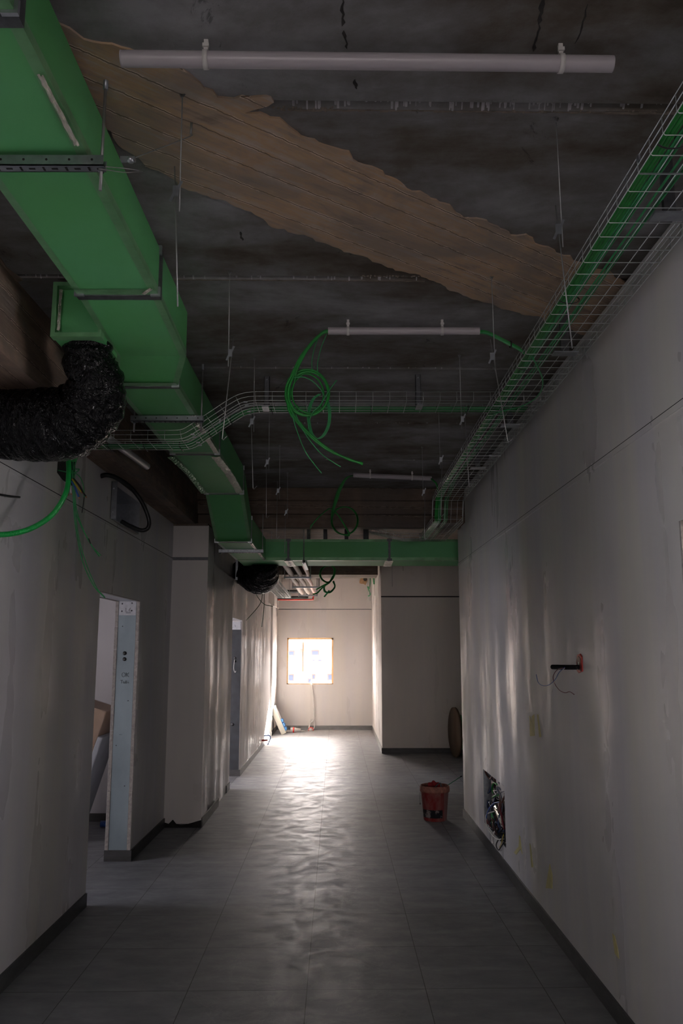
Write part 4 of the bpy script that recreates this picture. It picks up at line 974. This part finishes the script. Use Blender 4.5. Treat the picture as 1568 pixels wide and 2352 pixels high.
# square hole with wiring
t = thing('wall_box', (XR+.07, 7.35, .19), 'open wall box crammed with loose cables low in the right wall', 'electrical box')
d = .12
MB().box(XR+d, XR+d+.004, HY0, HY1, HZ0, HZ1).build('back', ZINCD, t)
MB().box(XR+.002, XR+d, HY1-.004, HY1, HZ0, HZ1).box(XR+.002, XR+d, HY0, HY0+.004, HZ0, HZ1).box(XR+.002, XR+d, HY0, HY1, HZ1-.004, HZ1).box(XR+.002, XR+d, HY0, HY1, HZ0, HZ0+.004).build('sleeve', ZINC, t)
MB().box(XR+.03, XR+.06, 7.0, 7.38, .53, .64).build('white_module', WHITE, t)
MB().tube([(XR+.045, 7.0, .505), (XR+.045, 7.5, .525)], .024, 12).build('foil_conduit', FOIL, t)
MB().tube([(XR+.03, 7.05, .33), (XR+.03, 7.38, .40)], .03, 12).build('foil_conduit', FOIL, t)
MB().box(XR+.03, XR+.10, 7.5, 7.62, .42, .60).build('black_block', BLACKP, t)
rnd = random.Random(3)
NAVY = simple('navy_wire', (.03, .045, .11), .4, 0, .1, 20); GREYW = simple('grey_wire', (.16, .16, .19), .4, 0, .1, 20); BRN = simple('brown_wire', (.09, .035, .03), .4)
cols = [NAVY, BRN, GREYW, NAVY, BLACKP, BRN, REDW, GREYW, BLACKP, BRN]
for k in range(46):
    p = [(XR+rnd.uniform(.015, .10), rnd.uniform(6.9, 7.8), rnd.uniform(.22, .60))]
    for j in range(4):
        q = p[-1]; p.append((min(max(q[0]+rnd.uniform(-.04, .04), XR+.006), XR+.11), min(max(q[1]+rnd.uniform(-.22, .18), 6.885), 7.83), min(max(q[2]+rnd.uniform(-.14, .10), .205), .64)))
    cable(t, p, rnd.choice([.0035, .004, .006, .009]), cols[k % len(cols)], 5, 6, name='wire')
cable(t, [(XR+.05, 7.7, .42), (XR+.03, 7.55, .46), (XR+.02, 7.3, .52), (XR+.02, 7.2, .54)], .008, CABG, name='wire')
cable(t, [(XR+.03, 7.32, .60), (XR+.02, 7.42, .60), (XR+.02, 7.52, .54), (XR+.04, 7.55, .48)], .008, CABG, name='wire')
cable(t, [(XR+.03, 7.58, .33), (XR+.03, 7.55, .27), (XR+.03, 7.53, .22)], .020, CABG, name='green_conduit')
cable(t, [(XR+.02, 7.45, .36), (XR-.01, 7.65, .30), (XR-.02, 7.66, .24), (XR-.025, 7.45, .20), (XR-.015, 7.2, .19), (XR+.02, 7.05, .22)], .005, WHITE, name='wire')
cable(t, [(XR+.02, 7.1, .50), (XR-.005, 7.35, .44), (XR-.01, 7.6, .33), (XR-.01, 7.72, .23)], .005, BLUE, name='wire')
cable(t, [(XR+.02, 7.35, .24), (XR-.012, 7.38, .18), (XR-.015, 7.40, .13), (XR-.012, 7.39, .11)], .007, WHITE, name='wire')
cable(t, [(XR+.01, 7.15, .22), (XR-.02, 7.18, .15), (XR-.02, 7.10, .125), (XR-.015, 7.02, .16), (XR+.01, 6.98, .22)], .005, BLACKP, name='wire')
cable(t, [(XR+.01, 7.0, .27), (XR-.01, 7.0, .20), (XR-.012, 7.08, .15)], .003, YEL, name='wire')
# yellow masking tape scraps: polygons on the wall plane (pixel outlines projected on the wall)
tapes = [([(1216, 1644), (1219, 1660), (1221, 1645), (1226, 1641), (1227, 1690), (1217, 1691)], 'forked scrap of yellow masking tape, highest on the right wall'),
         ([(1233, 1641), (1235, 1641), (1242, 1693), (1238, 1693)], 'thin slanting scrap of yellow masking tape beside the forked one'),
         ([(1192, 1919), (1194, 1922), (1197, 1948), (1199, 1962), (1195, 1950), (1185, 1963), (1180, 1958), (1191, 1944)], 'crossed scrap of yellow masking tape by the wire box'),
         ([(1216, 1937), (1218, 1943), (1224, 1992), (1220, 1992)], 'narrow upright scrap of yellow masking tape left of the wedge shaped one'),
         ([(1262, 1984), (1268, 2010), (1268, 2041), (1253, 2040)], 'wedge shaped scrap of yellow masking tape on right wall'),
         ([(1406, 2144), (1411, 2150), (1418, 2180), (1421, 2202), (1412, 2190)], 'lowest scrap of yellow masking tape on right wall')]
for poly, lab in tapes:
    pts = [at(x, y, 'X', XR-.002) for x, y in poly]
    tag(MB().prism([(p.y, p.z) for p in pts], 'X', XR-.0035, XR-.0004).build('masking_tape', TAPEY), lab, 'masking tape', 'masking tape scraps')

# ------------------------------------------------------------------ bucket
BX, BY = .995, 8.97
t = thing('bucket', (BX, BY, 0), 'battered red plaster bucket with dirty rim standing on the tiles', 'bucket')
g = NG('red_bucket_plastic'); v = g.obj(); x, y, z = g.xyz(g.tc.outputs['Object'])
dust = g.noise(g.obj((1, 1, .5)), 11, 7, .7, .5)
c = g.mix(g.math('MULTIPLY', g.ramp(dust, [(.42, 0.), (.64, 1.)]), .62), (.33, .025, .025), (.42, .25, .22))
lab = g.math('MULTIPLY', g.math('MULTIPLY', g.math('GREATER_THAN', z, .035), g.math('LESS_THAN', z, .115)), g.math('LESS_THAN', x, .065))
c = g.mix(lab, c, g.mix(g.ramp(g.noise(v, 16, 4), [(.56, 0.), (.62, 1.)]), (.02, .02, .026), (.35, .32, .30)))
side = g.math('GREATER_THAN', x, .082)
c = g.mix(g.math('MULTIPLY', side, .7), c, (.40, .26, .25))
g.color(c); g.rough(.5); BUCK = g.m
MB().lathe([(0, .004), (.112, 0), (.118, .006), (.142, .285), (.150, .287), (.150, .318), (.143, .322), (.139, .318), (.112, .014), (0, .012)], (BX, BY, 0), 48).build('body', BUCK, t)
RIM = simple('dirty_red_rim', (.34, .14, .10), .65, 0, .4, 30, .5)
MB().lathe([(.145, .282), (.153, .285), (.155, .300), (.153, .330), (.148, .345), (.142, .347), (.140, .335), (.141, .30)], (BX, BY, 0), 48).build('rim', RIM, t)
MB().lathe([(0, .20), (.12, .20), (.134, .255), (.13, .262), (0, .27)], (BX, BY, 0), 24).build('rubble', simple('grey_debris', (.22, .19, .17), .8, 0, .5, 25, .8), t)
h = MB(); h.tube(spl([(BX-.154, BY, .275), (BX-.160, BY-.02, .22), (BX-.157, BY-.03, .17), (BX-.152, BY-.02, .155)]), .0025, 6).build('handle', ROD, t)
MB().cbox((BX-.156, BY-.02, .165), (.010, .012, .016)).build('handle_grip', BLACKP, t)
MB().prism([(-.078, .15), (-.078, .185), (-.058, .187), (-.058, .152)], 'Y', 0, .002)
rg = tag(MB().tube(spl([(BX-.07, BY+.02, .25), (BX-.055, BY+.03, .31), (BX-.02, BY+.05, .345), (BX+.03, BY+.06, .335), (BX+.06, BY+.05, .27)]), [.03+.008*math.sin(i*1.1) for i in range(33)], 12).build('rag', simple('red_cloth', (.40, .02, .03), .8)), 'crumpled red rag stuffed in the top of the bucket', 'rag')
tag(MB().tube(spl([(BX-.02, BY-.04, .27), (BX+.0, BY-.05, .33), (BX+.045, BY-.05, .37), (BX+.06, BY-.06, .355), (BX+.055, BY-.07, .27)]), .006, 8).build('hose_piece', ZINCD), 'bent dark hose piece sticking out of the bucket', 'hose')
s = tag(MB().tube([(BX+.10, BY, .28), (BX+.14, BY, .345), (BX+.275, BY+.02, .425)], .004, 6).build('stick', simple('green_stick', (.05, .22, .12), .5)), 'thin green stick with black tip leaning out of the bucket', 'stick')
MB().tube([(BX+.272, BY+.02, .4235), (BX+.29, BY+.022, .433)], .006, 6).build('tip', BLACKP, s)

# ------------------------------------------------------------------ far end things
t = thing('cable_reel', (2.15, 14.1, 0), 'wooden cable drum with green cable standing by the dark facing wall', 'cable reel')
rz = Matrix.Rotation(.12, 3, 'Z')
for sgn, nm in ((-1, 'flange_disc'), (1, 'flange_disc')):
    b = MB(); b.lathe([(0, -.018), (.40, -.018), (.40, .018), (0, .018)], (0, 0, 0), 40, 'X')
    b.v = [tuple(rz @ Vector((v[0]+sgn*.24, v[1], v[2]))+Vector((2.15, 14.1, .40))) for v in b.v]; b.build(nm, WOODD, t)
b = MB(); b.lathe([(.24, -.22)]+[(.27+.008*(k % 2), -.22+.44*k/36) for k in range(37)]+[(.24, .22)], (0, 0, 0), 32, 'X')
b.v = [tuple(rz @ Vector(v)+Vector((2.15, 14.1, .40))) for v in b.v]; b.build('wound_cable', CABG, t)
# leaning distribution box
t = thing('power_box', (-1.15, 18.0, 0), 'pale grey site power box with blue sockets leaning on the left wall', 'power box')
Rm = Matrix.Rotation(-.43, 3, 'Y'); base = Vector((-1.10, 18.05, .03))
def lb(cx, cz, sx, sy, sz, m, nm, cy=0): 
    b = MB(); b.cbox((0, 0, 0), (sx, sy, sz)); b.v = [tuple(Rm @ (Vector(v)+Vector((cx, cy, cz)))+base) for v in b.v]; return b.build(nm, m, t, bevel=.006)
lb(-.055, .30, .11, .34, .60, GBOX, 'casing')
lb(-.002, .44, .006, .30, .25, WHITE, 'lid')
lb(.004, .17, .012, .30, .26, BLUES, 'socket_panel')
for i in range(3): lb(.022, .08+.09*i, .03, .06, .06, BLUES, 'socket', cy=-.09); 
for i in range(3): lb(.022, .08+.09*i, .03, .06, .06, BLUES, 'socket', cy=.05)
# cable over the sill, its loop and sockets
t = thing('power_cable', (-.62, 18.7, 0), 'pale power cable hanging from the far window sill to the floor', 'cable')
Pq = lambda x, y, Y=18.85: at(x, y, 'Y', Y)
MB().tube(spl([(-.62, 19.15, 1.05), (-.62, 18.97, 1.02), (-.615, 18.88, .985), Pq(718, 1600), Pq(721, 1640), Pq(719, 1655), Pq(712, 1662), Pq(709, 1672, 18.8), Pq(713, 1680, 18.75), Pq(721, 1672, 18.78), Pq(722, 1660), Pq(717, 1652), Pq(712, 1655), Pq(710, 1670, 18.8), (-.68, 18.6, .012), (-.80, 18.45, .012), (-1.0, 18.35, .012), (-1.2, 18.3, .012)], 8), .011, 8).build('cable', WHITE, t)
s = tag(MB().lathe([(0, -.05), (.045, -.05), (.045, .05), (0, .05)], at(714, 1676, 'Y', 18.66), 20, 'Y').build('socket_plug', WHITE), 'white round connector with red ring at the foot of the hanging cable', 'plug')
o = MB().lathe([(.047, -.056), (.060, -.056), (.060, -.03), (.047, -.03), (.047, -.056)], at(714, 1676, 'Y', 18.66), 20, 'Y').build('red_ring', RED, s)
c0 = Vector((-.93, 18.25, .055))
s = tag(MB().lathe([(0, -.10), (.05, -.10), (.05, .0), (.038, .03), (.03, .12), (0, .12)], c0, 20, 'X').build('socket_plug', WHITE), 'white cylindrical plug with red band lying on the floor by the power box', 'plug')
MB().lathe([(.052, -.05), (.060, -.05), (.060, -.02), (.052, -.02)], c0, 20, 'X').build('red_band', RED, s)
tag(MB().tube(spl([(-1.39, 15.38, .135), (-1.33, 15.40, .135), (-1.28, 15.42, .135)]), .016, 8).build('pipe_stub', RED), 'short red capped pipe stub low on the left wall', 'pipe stub')
tag(MB().tube(spl([(-1.39, 15.9, .165), (-1.30, 15.95, .165), (-1.27, 15.90, .12), (-1.30, 15.7, .03)]), .012, 8).build('pipe_stub', BLUE), 'thin blue hose stub low on the left wall', 'pipe stub')

# ------------------------------------------------------------------ first side room: wrapped carton leaning
t = thing('wrapped_carton', (-2.45, 8.0, 0), 'tall brown carton in clear wrap leaning behind the first doorway', 'carton')
Rl = Matrix.Rotation(.30, 3, 'Y')
def lc(dx, dz, sx, sy, sz, m, nm, cy=0, bev=.01):
    b = MB(); b.cbox((0, 0, 0), (sx, sy, sz)); b.v = [tuple(Rl @ (Vector(v)+Vector((dx, cy, dz)))+Vector((-2.52, 8.1, .04))) for v in b.v]; return b.build(nm, m, t, bevel=bev)
lc(-.22, .62, .50, .5, 1.14, CARD, 'box')
lc(.055, .50, .05, .52, .92, FOAM, 'foam_board')
lc(-.22, .62, .515, .515, 1.15, WRAP, 'clear_wrap')
tag(MB().lathe([(0, -.05), (.03, -.05), (.03, .05), (0, .05)], (-2.30, 8.6, .035), 16, 'X').build('tape_roll', BLUE), 'small blue roll on the floor inside the first doorway', 'tape roll')
